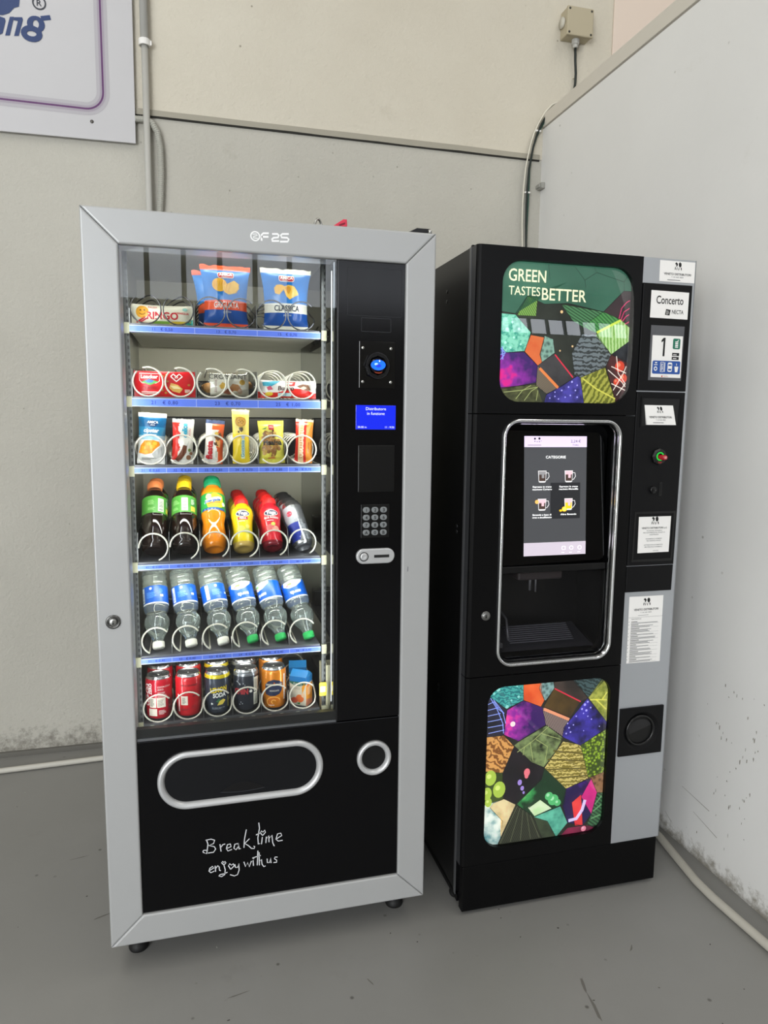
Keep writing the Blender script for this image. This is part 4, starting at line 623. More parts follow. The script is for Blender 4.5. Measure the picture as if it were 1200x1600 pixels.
# ---------------------------------------------------------------- snacks and drinks (each stands in the trays)
def pm(col, rough=.35, coat=0.0): return mat('print_' + col.lstrip('#'), col, rough, coat=coat)
def fine(mb, x0, x1, z0, z1, n, mp, m=0, fill=.5, seed=1):
    rnd = random.Random(seed); st = (z1-z0)/n
    for i in range(n): mb.rect(x0, x0 + (x1-x0)*rnd.uniform(.6, 1), z0+st*i, z0+st*(i+fill), mp, m, 3)
def bars(mb, x0, x1, z0, z1, n, mp, m=0, seed=2):
    rnd = random.Random(seed); st = (z1-z0)/n
    for i in range(n): mb.rect(x0, x1, z0+st*i, z0+st*(i+rnd.uniform(.3, .7)), mp, m, 3)
def bag(w, h, t, mfn, seal=.010, nx=18, ny=26, wr=.0015, seed=1, pinch=.07, horiz=False, edge=0.0, taper=0.0):
    s = seal / h
    def q(u, v, e=0.0, side=-1):
        vs = min(1, max(0, (v - s) / (1 - 2*s))); sn = max(0.0, math.sin(PI*vs))
        bl = sn**.55 * max(0.0, 1 - abs(u)**2.4)**.75
        nz = noise.noise((u*2.3 + seed*7.1, v*3.7 + seed, side*3.0)) + .6*noise.noise((u*5 + seed, v*9, side*5.0))
        x = u*w/2*(1 - pinch*sn**.7)*(1 - taper*(1-v)); y = side*(t/2*bl + wr*nz*(.25 + bl) + e + .0006); z = h*v
        if vs <= 0 or vs >= 1: y += .0008*math.sin(u*w*600)
        if edge and v > .999: z += edge*noise.noise((u*4, seed*3.0, 0))
        return (z - h/2, y, x + w/2) if horiz else (x, y, z)
    mb = MB()
    for side in (-1, 1):
        V = [q(-1 + 2*i/nx, j/ny, 0, side) for j in range(ny+1) for i in range(nx+1)]
        F = [(j*(nx+1)+i, j*(nx+1)+i+1, (j+1)*(nx+1)+i+1, (j+1)*(nx+1)+i) for j in range(ny) for i in range(nx)]
        mb.add(V, F, [mfn(-1 + 2*(i+.5)/nx, (j+.5)/ny) for j in range(ny) for i in range(nx)], True)
    if horiz: mp = lambda x, z, e=.0007: q((z - w/2)/(w/2), (x + h/2)/h, e)
    else: mp = lambda x, z, e=.0007: q(x/(w/2), z/h, e)
    return mb, mp
def up(mp, e): return lambda u, v: mp(u, v, e)
FOODS = {}
def pos(col, fl, y, dx=0.0): return (CX[col] + dx, y, fl)
FL = [t['fl'] for t in TR]

# tray 1 : biscuit roll and two crisp bags
t = thing('biscuit_pack', 'white biscuit pack with a smiling biscuit and red lettering, top tray on the left', 'biscuits', ((CX[0]+CX[1])/2, .128, FL[0] + .0012))
mb, mp = bag(.050, .143, .040, lambda u, v: 0, .008, horiz=True, seed=3); obj('wrapper', mb, mat('wrap_cream', '#f0ead2', .3), t)
b = MB(); b.disc(-.046, .031, .015, mp, 0, n=20, rings=3)
m2 = up(mp, .0010); b.disc(-.050, .035, .0022, m2, 3); b.disc(-.041, .035, .0022, m2, 3); b.line([(-.053, .028), (-.048, .0245), (-.043, .0245), (-.039, .028)], .0018, m2, 3)
b.text('RINGO', .017, shift(m2, .0, .014), 1, bold=.03, w=.072); b.poly([(-.030, .003), (.02, .003), (.015, .009), (-.020, .009)], m2, 2, 2); b.poly([(.012, .003), (.06, .003), (.066, .012), (.02, .009)], m2, 4, 2); b.poly([(.045, .004), (.070, .004), (.070, .018), (.055, .012)], m2, 5, 2)
b.text('VANIGLIA', .005, shift(m2, .045, .028), 1, bold=.02); b.line([(-.06, .006), (-.04, .018)], .004, m2, 1); b.line([(-.052, .006), (-.034, .016)], .003, m2, 1); b.disc(.052, .040, .006, m2, 6, .004); b.text('PAUSA', .005, shift(m2, -.022, .040), 1)
obj('print', b, [pm('#e2a12a'), pm('#cf2434'), pm('#8fc048'), pm('#7a4312'), pm('#e9c738'), pm('#3cae9e'), pm('#9fd4c4')], t)

def crisps(name, label, loc, w, band, bandtxt, seal, edgecol, wavy, seed, rot=(0, 0, 0)):
    t = thing(name, label, 'crisps', loc, rot)
    h = .150
    def mf(u, v):
        if v < .065 or v > .925: return 2
        if .27 < v < .42 : return 1
        return 3 if v < .27 else 0
    mb, mp = bag(w, h, .052, mf, .011, nx=20, ny=40, seed=seed, wr=.0035, pinch=.10, edge=.004, taper=.13)
    obj('bag', mb, [mat('crisp_blue', '#2377c2', .28), pm(band, .3), pm(seal, .3), mat('crisp_deepblue', '#174f9e', .28)], t)
    b = MB(); m1 = up(mp, .0012); m2 = up(mp, .0018); m3 = up(mp, .0024)
    b.poly([(x, z) for x, z in rrect(-.021, .021, .1165, .1325, .006, 4)], m1, 0, 2); b.poly([(x, z) for x, z in rrect(-.0195, .0195, .118, .131, .005, 4)], m2, 1, 2)
    b.text('AMICA', .0075, shift(m3, 0, .1228), 0, bold=.04); fine(b, -.012, .012, .1193, .1213, 1, m3, 0)
    if wavy:
        b.disc(-.018, .100, .020, m1, 2, .017, 20, 3); b.poly([(-.010, .098), (.004, .102), (.022, .112), (.034, .104), (.036, .092), (.024, .080), (.006, .076), (-.006, .082)], m2, 3, 3)
        for k in range(5):
            b.line([(-.034 + .007*k, .092 + .002*k), (-.030 + .007*k, .110)], .0014, up(mp, .0020), 4); b.line([(-.004 + .008*k, .080), (.004 + .008*k, .104)], .0014, m3, 4)
    else:
        b.poly([(-.036, .100), (-.028, .108), (-.014, .109), (-.004, .104), (-.012, .094), (-.022, .084), (-.034, .087)], m1, 2, 3); b.poly([(-.012, .102), (.004, .109), (.020, .106), (.030, .094), (.034, .086), (.020, .080), (.008, .073), (-.002, .080)], m2, 3, 3); b.poly([(-.006, .101), (.006, .106), (.012, .098), (.004, .085)], m3, 4, 2)
    tw = .070 if wavy else .074
    b.text(bandtxt, .0135, shift(m2, 0, .0455), 5, bold=.015, w=tw); b.text('patatine', .005, shift(m2, .002, .034), 0)
    obj('print', b, [pm('#f2efe6'), pm('#c52a30'), pm('#f0b53a'), pm('#f4bf48'), pm('#d89420'), pm('#f4f0e8') if wavy else pm('#26324a')], t)
    return t
crA = crisps('crisp_bag', 'blue crisp bag with an orange band and ridged crisps, front of the top tray', ((CX[2]+CX[3])/2 + .002, .131, FL[0] + .0030), .122, '#ef5a2c', 'GRIGLIATA', '#f0552e', '', True, 2, (R_ := (math.radians(-3), 0, math.radians(2))))
dup(crA, ((CX[2]+CX[3])/2 - .010, .205, FL[0] + .0065), 'crisp bag with orange seal half hidden behind the orange-banded crisp bag', (math.radians(-5), math.radians(-3), 0))
crC = crisps('crisp_bag', 'blue crisp bag with a white band and plain golden crisps on the top tray', ((CX[4]+CX[5])/2 + .002, .131, FL[0] + .0030), .128, '#ece8d8', 'CLASSICA', '#e6e2cf', '', False, 5)

# tray 2 : wafers, croissant, chocolate bar
t = thing('wafer_pack', 'red wafer pack with white lettering on the second tray from the top', 'wafers', ((CX[0]+CX[1])/2 + .001, .116, FL[1] + .0012))
mb, mp = bag(.062, .142, .022, lambda u, v: 0, .008, horiz=True, seed=9, wr=.0008, pinch=.02); obj('wrapper', mb, mat('wafer_red', '#d0101c', .28), t)
b = MB(); m2 = up(mp, .0012); m3 = up(mp, .0017)
b.line([(-.058, .056), (-.012, .056), (-.012, .038), (-.020, .033), (-.052, .033), (-.058, .040)], .0016, m2, 0, True); b.text('Loacker', .0085, shift(m3, -.035, .0445), 0, bold=.04)
b.poly([(-.054, .036), (-.034, .028), (-.014, .036), (-.026, .040), (-.040, .041)], m2, 1, 2); b.poly([(-.046, .038), (-.036, .0425), (-.024, .039), (-.030, .034), (-.040, .034)], m3, 2, 2); b.text('CLASSIC', .0075, shift(m3, -.034, .0175), 3); b.rect(-.054, -.014, .0105, .0125, m3, 0, 4); b.rect(-.054, -.014, .007, .0085, m3, 0, 4)
b.poly([(.014, .034), (.030, .030), (.042, .020), (.034, .010), (.018, .014), (.010, .022)], m2, 4, 2); b.poly([(.012, .028), (.030, .026), (.038, .020), (.020, .020)], m3, 5, 2)
b.line([(.014, .050), (.020, .056), (.027, .050), (.034, .056), (.041, .050), (.027, .038), (.014, .050)], .003, m2, 0); b.text('25', .006, shift(m3, .027, .046), 0, bold=.03)
for x, z in ((-.004, .050), (.004, .054), (-.002, .030), (.006, .038), (-.006, .016), (.002, .010), (.050, .012), (.056, .030)): b.poly([(x-.004, z), (x, z+.003), (x+.004, z), (x, z-.003)], m2, 6)
fine(b, .046, .060, .012, .020, 3, m3, 0)
obj('print', b, [pm('#f4eee2'), pm('#5cae4c'), pm('#3a78c0'), pm('#8a0c14'), pm('#e2b05a'), pm('#f0dca0'), pm('#b98a3a')], t)
t = thing('croissant_pack', 'clear bag with a cream card and a croissant on the second tray from the top', 'pastry', ((CX[2]+CX[3])/2 + .002, .130, FL[1] + .0012))
mb, mp = bag(.066, .142, .040, lambda u, v: 0, .010, horiz=True, seed=12, wr=.004, pinch=.05)
pane_mat('clear_film', (.95, .95, .94, 1), 1.5, 1.3, .10); obj('wrapper', mb, MATS['clear_film'], t)
b = MB(); mpi = lambda x, z, e=0: (lambda p: (p[0], p[1]*.80 - e, p[2]))(mp(x, z, 0)); b.rect(-.042, .052, .006, .061, mpi, 0, 10, 10)
i2 = lambda x, z: mpi(x, z, .0008); i3 = lambda x, z: mpi(x, z, .0014)
b.text('CROISSANT', .0115, shift(i2, .002, .048), 1, w=.092); b.text('albicocca', .006, rot90(i2, -.026, .014), 2, 'l'); b.line([(-.032, .014), (-.032, .046), (-.022, .046)], .0008, i2, 2)
b.poly([(-.020, .030), (-.012, .040), (-.002, .034), (-.006, .024), (-.016, .022)], i2, 3, 2); b.poly([(.000, .020), (.012, .036), (.026, .034), (.034, .022), (.030, .010), (.022, .018), (.012, .018), (.006, .008)], i2, 4, 2); b.poly([(-.012, .012), (.004, .028), (.014, .020), (.004, .008)], i3, 5, 2); b.disc(.036, .040, .007, i3, 3); b.disc(.030, .016, .006, i3, 6)
obj('card_insert', b, [pm('#f2eedf'), pm('#3c3a36'), pm('#a06a6a'), pm('#e0b440'), pm('#c98a44'), pm('#a85a34'), pm('#e8c8b0')], t)
cr = MB(); K = 26
cr.tube([(.055*math.cos(a)*1.05, .006 + .012*math.sin(a), .030 + .004*math.sin(2*a)) for a in [PI*i/K for i in range(K+1)]], [.004 + .013*max(0, math.sin(PI*i/K))**.7*(1 + .10*math.sin(i*2.4)) for i in range(K+1)], 10); obj('croissant', cr, mat('pastry', '#c08a48', .6), t)
t = thing('chocolate_bar', 'white and red chocolate wafer bar at the right end of the second tray', 'chocolate bar', ((CX[4]+CX[5])/2 + .002, .120, FL[1] + .0035), (math.radians(-8), 0, 0))
mb, mp = bag(.046, .148, .028, lambda u, v: 1 if u < -.25 - .25*math.sin(v*7) else 0, .009, horiz=True, seed=15, wr=.001, nx=26, ny=40); obj('wrapper', mb, [mat('wrap_white', '#efe9e0', .28), mat('wrap_red', '#e0241c', .28)], t)
b = MB(); m2 = up(mp, .0012); m3 = up(mp, .0018)
b.text('Bueno', .011, shift(m3, -.004, .018), 0, bold=.03, shear=.15); b.text('kinder', .008, shift(m3, .000, .034), 1, bold=.04); b.poly([(-.062, .040), (-.030, .044), (-.016, .044), (-.040, .028), (-.060, .030)], m2, 2, 2); b.disc(-.046, .009, .010, m2, 3, .005); b.poly([(.024, .030), (.040, .036), (.054, .034), (.060, .022), (.050, .018), (.036, .022)], m2, 4, 2); b.poly([(.030, .024), (.042, .030), (.050, .026), (.040, .020)], m3, 5, 2); b.poly([(-.052, .026), (-.042, .030), (-.036, .020), (-.048, .018)], m3, 6); b.rect(-.024, .010, .003, .011, m2, 7, 4); b.text('x 2', .006, shift(m3, -.008, .0045), 2); b.poly([(-.006, .042), (.022, .043), (.018, .030), (-.002, .030)], up(mp, .0009), 8, 2)
obj('print', b, [pm('#4a2a20'), pm('#f4f0ea'), pm('#3aa0b8'), pm('#e8c832'), pm('#8a5a3a'), pm('#e8d0b0'), pm('#c8405a'), pm('#bfe0e2'), pm('#d8342c')], t)

# tray 3 : six standing packs
def pack(name, label, cat, col, w, h, d, mf, mats, seed, rot=(0, 0, 0), dx=0.0, y=None, wr=.0022, **k):
    t = thing(name, label, cat, (CX[col] + dx, (.104 + d/2) if y is None else y, FL[2] + .0025), rot)
    mb, mp = bag(w, h, d, mf, k.pop('seal', .009), seed=seed, wr=wr, nx=20, ny=36, edge=.002, **k); obj('wrapper', mb, mats, t); return t, mp
R3 = math.radians
t, mp = pack('snack_bag', 'blue-to-white snack bag with orange croquettes at the left end of the third tray', 'snack bag', 0, .066, .124, .030, lambda u, v: 2 if v > .925 else (0 if v > .72 else (1 if v > .56 else (3 if v > .47 else 4))), [pm('#0d5f8f', .28), pm('#2a86b0', .28), pm('#e4dfce', .3), pm('#9cc4d2', .28), pm('#e9e7e0', .28)], 21, (R3(-4), R3(3), R3(-4)))
b = MB(); m2 = up(mp, .0012); m3 = up(mp, .0018); b.disc(.002, .098, .012, m2, 0, .008); b.text('AMICA', .006, shift(m3, .002, .0985), 1, bold=.03); b.text('chips', .004, shift(m3, .002, .093), 1); b.text('cipster', .0095, shift(m3, .0, .0765), 1, bold=.03, shear=.2); fine(b, -.02, .015, .068, .073, 2, m3, 4)
b.poly([(-.030, .026), (-.026, .044), (-.016, .056), (.004, .058), (.020, .054), (.022, .046), (.010, .036), (.002, .026), (-.014, .022)], m2, 2, 3)
for x, z in ((-.018, .038), (-.006, .048), (.004, .042), (-.012, .028), (.010, .050), (-.022, .030)): b.disc(x, z, .006, m3, 3, .0045, 10)
b.poly([(.002, .024), (.024, .044), (.028, .020), (.010, .012)], m2, 5, 2); fine(b, -.022, .010, .010, .016, 2, m3, 6); obj('print', b, [pm('#0a3c6e'), pm('#eef4f6'), pm('#ef9018'), pm('#f8ab2c'), pm('#bfe0ea'), pm('#b9b7b2'), pm('#8a8a86')], t)
t, mp = pack('cake_bar', 'white and red cake bar with blue upright lettering, second from left on third tray', 'cake bar', 1, .052, .110, .026, lambda u, v: 0 if (u > -.42 + .12*math.sin(v*22) or v > .93 or v < .07) else 1, [pm('#ece8dd', .28), pm('#df2a1e', .28)], 22, (R3(-3), R3(3), R3(6)))
b = MB(); m2 = up(mp, .0012); m3 = up(mp, .0018); b.text('delice', .013, rot90(m3, .009, .064), 0, 'l', bold=.03, spacing=.9, w=.036); b.text('kinder', .005, rot90(m3, .018, .070), 1, 'l'); b.poly([(-.018, .010), (-.006, .030), (.000, .046), (.009, .044), (.008, .028), (-.002, .012), (-.010, .004)], m2, 2, 2); b.poly([(-.012, .034), (-.002, .046), (.004, .050), (-.006, .038)], m3, 3); b.disc(.014, .016, .006, m2, 4); b.disc(.016, .034, .004, m2, 5); b.disc(.020, .026, .004, m2, 4)
obj('print', b, [pm('#2aa6c4'), pm('#c02a3a'), pm('#6a3a26'), pm('#f4efe4'), pm('#9a6a4a'), pm('#8aa05a')], t)
t, mp = pack('cake_bar', 'orange and white cake bar with red upright lettering, third from left on the third tray', 'cake bar', 2, .046, .108, .028, lambda u, v: 2 if v > .92 else (0 if (u < -.25 or (v < .78 and u < .35 + .2*math.sin(v*9))) else 1), [pm('#ece6da', .28), pm('#e8602a', .28), pm('#5a6a92', .3)], 23, (R3(-4), R3(4), R3(-6)))
b = MB(); m2 = up(mp, .0012); m3 = up(mp, .0018); b.text('fiesta', .015, rot90(m3, -.003, .010), 0, 'l', bold=.05, w=.046); b.poly([(.000, .066), (.016, .078), (.020, .066), (.010, .056)], m2, 1, 2); b.poly([(.004, .060), (.016, .058), (.016, .040), (.006, .044)], m2, 2, 2); b.poly([(.000, .052), (.008, .054), (.012, .044), (.002, .046)], m3, 3); b.disc(.006, .074, .005, m3, 4); b.text('arancia', .004, rot90(m3, .009, .016), 5, 'l')
obj('print', b, [pm('#c8202c'), pm('#7a4a22'), pm('#f0b060'), pm('#4a2c1a'), pm('#e8c050'), pm('#4a8a4a')], t)
t, mp = pack('cookie_pack', 'tall narrow yellow pack picturing a chocolate-chip cookie on the third tray', 'biscuits', 3, .043, .134, .022, lambda u, v: 1 if v > .93 else (2 if v > .55 else 0), [pm('#f2d22c', .28), pm('#e2d28c', .3), pm('#efd868', .28)], 24, (R3(-3), 0, R3(3)), dx=-.004)
b = MB(); m2 = up(mp, .0012); m3 = up(mp, .0018); b.disc(-.001, .104, .0135, m2, 0, .0115, 22, 2); b.line([(-.001 + .0135*math.cos(2*PI*i/22), .104 + .0115*math.sin(2*PI*i/22)) for i in range(22)], .0012, m3, 5, True)
for x, z in ((-.005, .108), (.003, .107), (-.006, .102), (.002, .100), (.006, .104), (-.001, .104)): b.disc(x, z, .0013, m3, 1, n=8)
b.poly([(-.006, .090), (.004, .091), (.005, .083), (.000, .078), (-.005, .083)], m2, 2); b.disc(-.007, .079, .0025, m2, 2); b.text('Gocciole', .0085, rot90(m3, .007, .016), 3, 'l', bold=.02, w=.042); b.rect(-.0005, .0085, .012, .060, m2, 4, 2, 6); b.disc(.004, .066, .005, m3, 6); obj('print', b, [pm('#e8b04a'), pm('#6a3a1c'), pm('#5a4630'), pm('#3a94b8'), pm('#e8efc8'), pm('#c07a28'), pm('#b8c4d8')], t)
t, mp = pack('nut_bag', 'pale yellow bag with brown clusters and dark lettering, fifth from left on the third tray', 'snack bag', 4, .066, .108, .030, lambda u, v: 0, [pm('#e6dc58', .25)], 25, (R3(-5), R3(-1), R3(4)), wr=.004)
b = MB(); m2 = up(mp, .0014); m3 = up(mp, .002); m4 = up(mp, .0026); rnd = random.Random(5)
for (x0, x1, z0, z1, n) in ((-.026, .008, .060, .078, 16), (-.024, .018, .018, .058, 46)):
    for k in range(n):
        b.disc(rnd.uniform(x0, x1), rnd.uniform(z0, z1), rnd.uniform(.004, .0065), up(mp, .0012 + .00002*k), rnd.choice((0, 1, 2)), n=8)
b.poly(rrect(-.008, .006, .084, .098, .002, 3), m3, 3, 2); b.text('AMICA', .004, shift(m4, -.001, .089), 5, w=.011); b.rect(.000, .006, .064, .084, m3, 6); b.text('risaina', .0125, shift(m4, .001, .046), 4, bold=.04, w=.050); b.poly([(-.026, .086), (-.012, .092), (-.016, .086)], m3, 7); fine(b, -.012, .018, .012, .016, 1, m4, 8)
obj('print', b, [pm('#a9783a'), pm('#c49a52'), pm('#8a5c2c'), pm('#a8242a'), pm('#24201a'), pm('#f2efe4'), pm('#5c3a20'), pm('#4a8a3a'), pm('#c0392b')], t)
t, mp = pack('wafer_bar', 'red and cream striped wafer bar at the right end of the third tray', 'wafers', 5, .046, .112, .036, lambda u, v: 3 if v > .95 else (0 if u < -.55 else (1 if u < -.02 else (0 if u < .35 else 2))), [pm('#cc2f22', .28), pm('#ead0a0', .28), pm('#e09038', .28), pm('#d8c8a8', .3)], 26, (R3(-3), R3(2), R3(-14)), dx=.006)
b = MB(); m2 = up(mp, .0012); b.text('WAFER', .008, rot90(m2, .001, .014), 0, 'l', bold=.02, w=.07)
bars(b, -.010, -.002, .012, .1, 14, m2, 1); b.text('nocciola', .005, rot90(m2, .016, .030), 2, 'l'); obj('print', b, [pm('#f0e6d0'), pm('#d8a070'), pm('#8a3a1a')], t)

# tray 4 : tilted bottles and a can
m_pet_dark = mat('tea_dark', '#1c0d08', .08, coat=.6); m_petcap_o = mat('cap_orange', '#e88a4e', .4); m_petcap_y = mat('cap_yellow', '#f0c81e', .4); m_capg = mat('cap_green', '#0f8f5c', .4); m_capr = mat('cap_red', '#cf1d1a', .4)
def capprof(r, z0, h): return [(0, z0+h), (r*.86, z0+h), (r*.97, z0+h-.0015), (r, z0+h-.004), (r, z0+.001), (r*.96, z0), (0, z0)]
def knurl(mb, r, z0, h, n=36, m=0):
    for i in range(n):
        a = 2*PI*i/n; x, y = math.sin(a), math.cos(a); ca, sa = math.cos(a), -math.sin(a); w_ = r*.045
        V = [((r*.99)*x + s*w_*ca, (r*.99)*y + s*w_*sa, z) for s in (-1, 1) for z in (z0+.002, z0+h-.004)] + [((r*1.03)*x + s*w_*.5*ca, (r*1.03)*y + s*w_*.5*sa, z) for s in (-1, 1) for z in (z0+.002, z0+h-.004)]
        mb.add(V, [(4, 5, 7, 6), (0, 4, 5, 1), (2, 3, 7, 6)], m)
    return mb
TILT = R3(37)
def slot(col, r, fl, k=0, pitch=.0845, y0=.112, lean=0.0, tilt=TILT, dx=0.0):
    return (CX[col] + dx - .0*k, y0 + r*math.cos(tilt) + pitch*k, fl + r*math.sin(tilt) + .001), (-tilt, lean, 0)
tea_prof = [(0, .006), (.018, .004), (.0235, .0), (.0285, .003), (.0310, .012), (.0300, .018), (.0300, .024), (.0315, .030), (.0315, .086), (.0305, .089), (.0305, .092), (.0318, .095), (.0318, .146), (.0305, .153), (.0250, .164), (.0195, .172), (.0165, .176), (.0165, .182), (0, .182)]
def tea(label, col, k, capm, seed, labelshift):
    loc, rot = slot(col, .030, FL[3], k); t = thing('tea_bottle', label, 'bottle', loc, rot)
    obj('bottle', MB().lathe(tea_prof, 32), m_pet_dark, t)
    b = MB().lathe([(.0322, .0955), (.0322, .1455)], 40, 0); m1 = cmap(.0325); m2 = cmap(.0327)
    s = labelshift; b.rect(.010+s, .026+s, .100, .138, m1, 1, 5); bars(b, .0125+s, .0235+s, .103, .135, 13, m2, 2)
    fine(b, -.016+s, .006+s, .120, .134, 5, m2, 3, .4, seed); fine(b, -.016+s, .006+s, .104, .112, 3, m2, 3, .4, seed+3)
    b.rect(.034+s, .048+s, .100, .114, m1, 4, 5); b.rect(.033+s, .048+s, .118, .140, m1, 5, 5); fine(b, .035+s, .046+s, .120, .136, 5, m2, 1)
    obj('label', b, [mat('tea_label', '#4f9c3a', .35), pm('#dcded2'), pm('#6f7a72'), pm('#a8d890'), pm('#dcc84a'), pm('#3f8f4e')], t)
    c = MB().lathe(capprof(.0188, .180, .020), 32); knurl(c, .0188, .180, .018); obj('cap', c, capm, t); return t
te = tea('dark tea bottle with orange cap, front of the leftmost row on the bottle tray', 0, 0, m_petcap_o, 4, .0)
dup(te, slot(0, .030, FL[3], 1)[0], 'tea bottle with orange cap standing second, behind the leftmost front bottle'); 
te = tea('dark tea bottle with yellow cap and green barcode label, second row of the bottle tray', 1, 0, m_petcap_y, 6, -.016)
dup(te, slot(1, .030, FL[3], 1)[0], 'tea bottle with yellow cap standing second, behind the front yellow-capped bottle')
dup(te, slot(1, .030, FL[3], 2)[0], 'tea bottle with yellow cap standing last in the second bottle row')
loc, rot = slot(2, .028, FL[3], 0, y0=.113); t = thing('orange_drink_bottle', 'orange drink bottle with green cap, front of its row on the bottle tray', 'bottle', loc, rot)
op = [(0, .008), (.014, .006), (.020, .0), (.026, .002), (.0305, .012), (.0318, .026), (.0310, .044), (.0285, .060), (.0270, .072), (.0285, .084), (.0310, .096), (.0315, .102), (.0315, .158), (.0295, .168), (.0240, .178), (.0190, .184), (.0180, .190), (0, .190)]
obj('bottle', MB().lathe(op, 32), mat('orange_drink', '#ee8a12', .10, coat=.6), t)
m1 = cmap(.0324); m2 = cmap(.0326); m3 = cmap(.0328); m4 = cmap(.033)
b = MB().lathe([(.0320, .1025), (.0320, .154)], 40, 0); b.rect(-.034, .034, .1025, .1085, m1, 1, 12); fine(b, -.024, .022, .1045, .1065, 1, m2, 4); b.poly([(-.020, .128), (-.014, .146), (.004, .153), (.026, .146), (.030, .118), (.020, .110), (-.014, .110)], m1, 2, 3); b.disc(-.012, .143, .008, m2, 5); b.poly([(-.024, .122), (.022, .132), (.024, .141), (.014, .142), (-.022, .133)], m2, 3, 3); b.text('Energade', .0078, shift(m4, -.001, .1265, .17), 1, bold=.04, shear=.2, w=.044); b.poly([(-.014, .119), (.020, .124), (.020, .1275), (-.013, .123)], m3, 6, 3); b.disc(.030, .122, .006, m2, 4)
obj('label', b, [mat('energy_label', '#2c9a48', .35), pm('#1c4f9a'), pm('#e9dc2c'), pm('#f3f3ee'), pm('#eef0ea'), pm('#f2c49a'), pm('#e8652a')], t)
c = MB().lathe(capprof(.0215, .186, .020), 32); knurl(c, .0215, .186, .018); obj('cap', c, m_capg, t)
dup(t, slot(2, .028, FL[3], 1, y0=.113)[0], 'orange sports drink bottle with green cap standing second, behind the front orange bottle')
yp = [(0, .005), (.013, .004), (.023, .0), (.0268, .004), (.0280, .012), (.0275, .030), (.0256, .042), (.0250, .060), (.0260, .080), (.0286, .094), (.0290, .104), (.0280, .112), (.0240, .119), (.0180, .123), (.0170, .132), (0, .132)]
def juice(label, col, body, low, seed, txt, tc, fruit):
    loc, rot = slot(col, .0270, FL[3], 0, y0=.108); t = thing('juice_bottle', label, 'bottle', loc, rot)
    obj('bottle', MB().lathe(yp, 32, [1]*4 + [0]*14), [body, low], t)
    def yr(z):
        for (r0, z0), (r1, z1) in zip(yp[3:], yp[4:]):
            if z0 <= z <= z1: return r0 + (r1-r0)*(z-z0)/(z1-z0) + .0005
        return .024
    def jm(e): return lambda u, v: ((yr(v)+e)*math.sin(u/.0265), -(yr(v)+e)*math.cos(u/.0265), v)
    m1, m2, m3 = jm(.0002), jm(.0005), jm(.0008)
    b = MB(); b.disc(.0, .092, .0175, m1, 0, .0085, 20, 2); b.disc(.0, .092, .0160, m2, 1, .0072, 20, 2); b.text('Yoga', .0082, shift(m3, 0, .0885), 0, bold=.05, shear=.1); b.rect(-.013, .013, .075, .083, m1, 2, 5, 2); b.text(txt, .0052, shift(m3, 0, .0765), 0, bold=.02); b.rect(-.013, .013, .103, .1055, m1, 2, 5); fine(b, -.012, .014, .070, .073, 1, m2, 0)
    for x, z, r_, mi in fruit: b.disc(x, z, r_, m2, mi, r_*.9, 14, 2)
    obj('label', b, [pm('#f4f2ea'), pm('#23284a'), pm('#c4202a'), pm('#e6d45a'), pm('#b6c04a'), pm('#c85a5a'), pm('#e8a08a')], t)
    c = MB().lathe(capprof(.0175, .128, .019), 32); knurl(c, .0175, .128, .017); obj('cap', c, m_capr, t); return t
t = juice('yellow pear juice bottle with red cap, front of the fourth row of the bottle tray', 3, mat('juice_yellow', '#e8cf16', .2, coat=.5), mat('juice_pale', '#cbab5a', .12, coat=.5), 1, 'PERA', 0, [(-.006, .048, .011, 3), (.010, .042, .010, 4), (.012, .056, .006, 3)])
for k, s in ((1, 'second, behind the front yellow bottle'), (2, 'third in the row of yellow bottles'), (3, 'last in the row of yellow bottles')): dup(t, slot(3, .0270, FL[3], k, .0725, .108)[0], 'pear juice bottle with red cap standing ' + s)
t = juice('red juice bottle with red cap, front of the fifth row of the bottle tray', 4, mat('juice_red', '#cf2230', .2, coat=.5), mat('juice_dark', '#7a1220', .12, coat=.5), 2, 'ACE ROSSO', 0, [(-.004, .050, .011, 5), (.010, .046, .010, 6), (.004, .060, .006, 4)])
for k, s in ((1, 'second, behind the front red bottle'), (2, 'third in the row of red bottles'), (3, 'last in the row of red bottles')): dup(t, slot(4, .0270, FL[3], k, .0725, .108)[0], 'red juice bottle with red cap standing ' + s)
def canprof(r, h): return [(0, .010), (r*.62, .008), (r*.70, .001), (r*.76, 0), (r*.90, .006), (r, .013), (r, h-.016), (r*.93, h-.007), (r*.84, h-.0035), (r*.85, h-.0012), (r*.84, h), (r*.80, h-.001), (r*.78, h-.005), (0, h-.005)]
def tab(h): 
    b = MB(); P = [(-.006, -.010), (.006, -.010), (.007, .002), (.004, .008), (-.004, .008), (-.007, .002)]; V = [(x, y, h-.0045) for x, y in P] + [(x, y, h-.0030) for x, y in P]; n = 6
    b.add(V, [tuple(range(6)), tuple(range(6, 12))] + [(i, (i+1) % n, n+(i+1) % n, n+i) for i in range(n)], 0); b.lathe([(.0025, h-.003), (.002, h-.002), (0, h-.002)], 10, 0)
    b.tube([(.013*math.cos(a), -.008 + .009*math.sin(a), h-.0048) for a in [2*PI*i/20 for i in range(20)]], .0004, 4, 0, True); return b
m_tin = mat('can_metal', '#c9cacb', .22, .95)
loc, rot = slot(5, .0265, FL[3], 0, y0=.110, dx=.008, lean=R3(-13)); t = thing('energy_drink_can', 'tilted silver and blue energy drink can, front of the rightmost row of the bottle tray', 'can', loc, rot)
p = canprof(.0268, .135); obj('can', MB().lathe(p, 36, [0]*5 + [1] + [0]*7), [m_tin, mat('can_silver', '#b9bcc0', .25, .75)], t)
m1 = cmap(.0270); m2 = cmap(.0272); b = MB(); P = [(-.030, .013), (-.010, .013), (.000, .034), (.006, .062), (-.004, .066), (-.030, .060)]
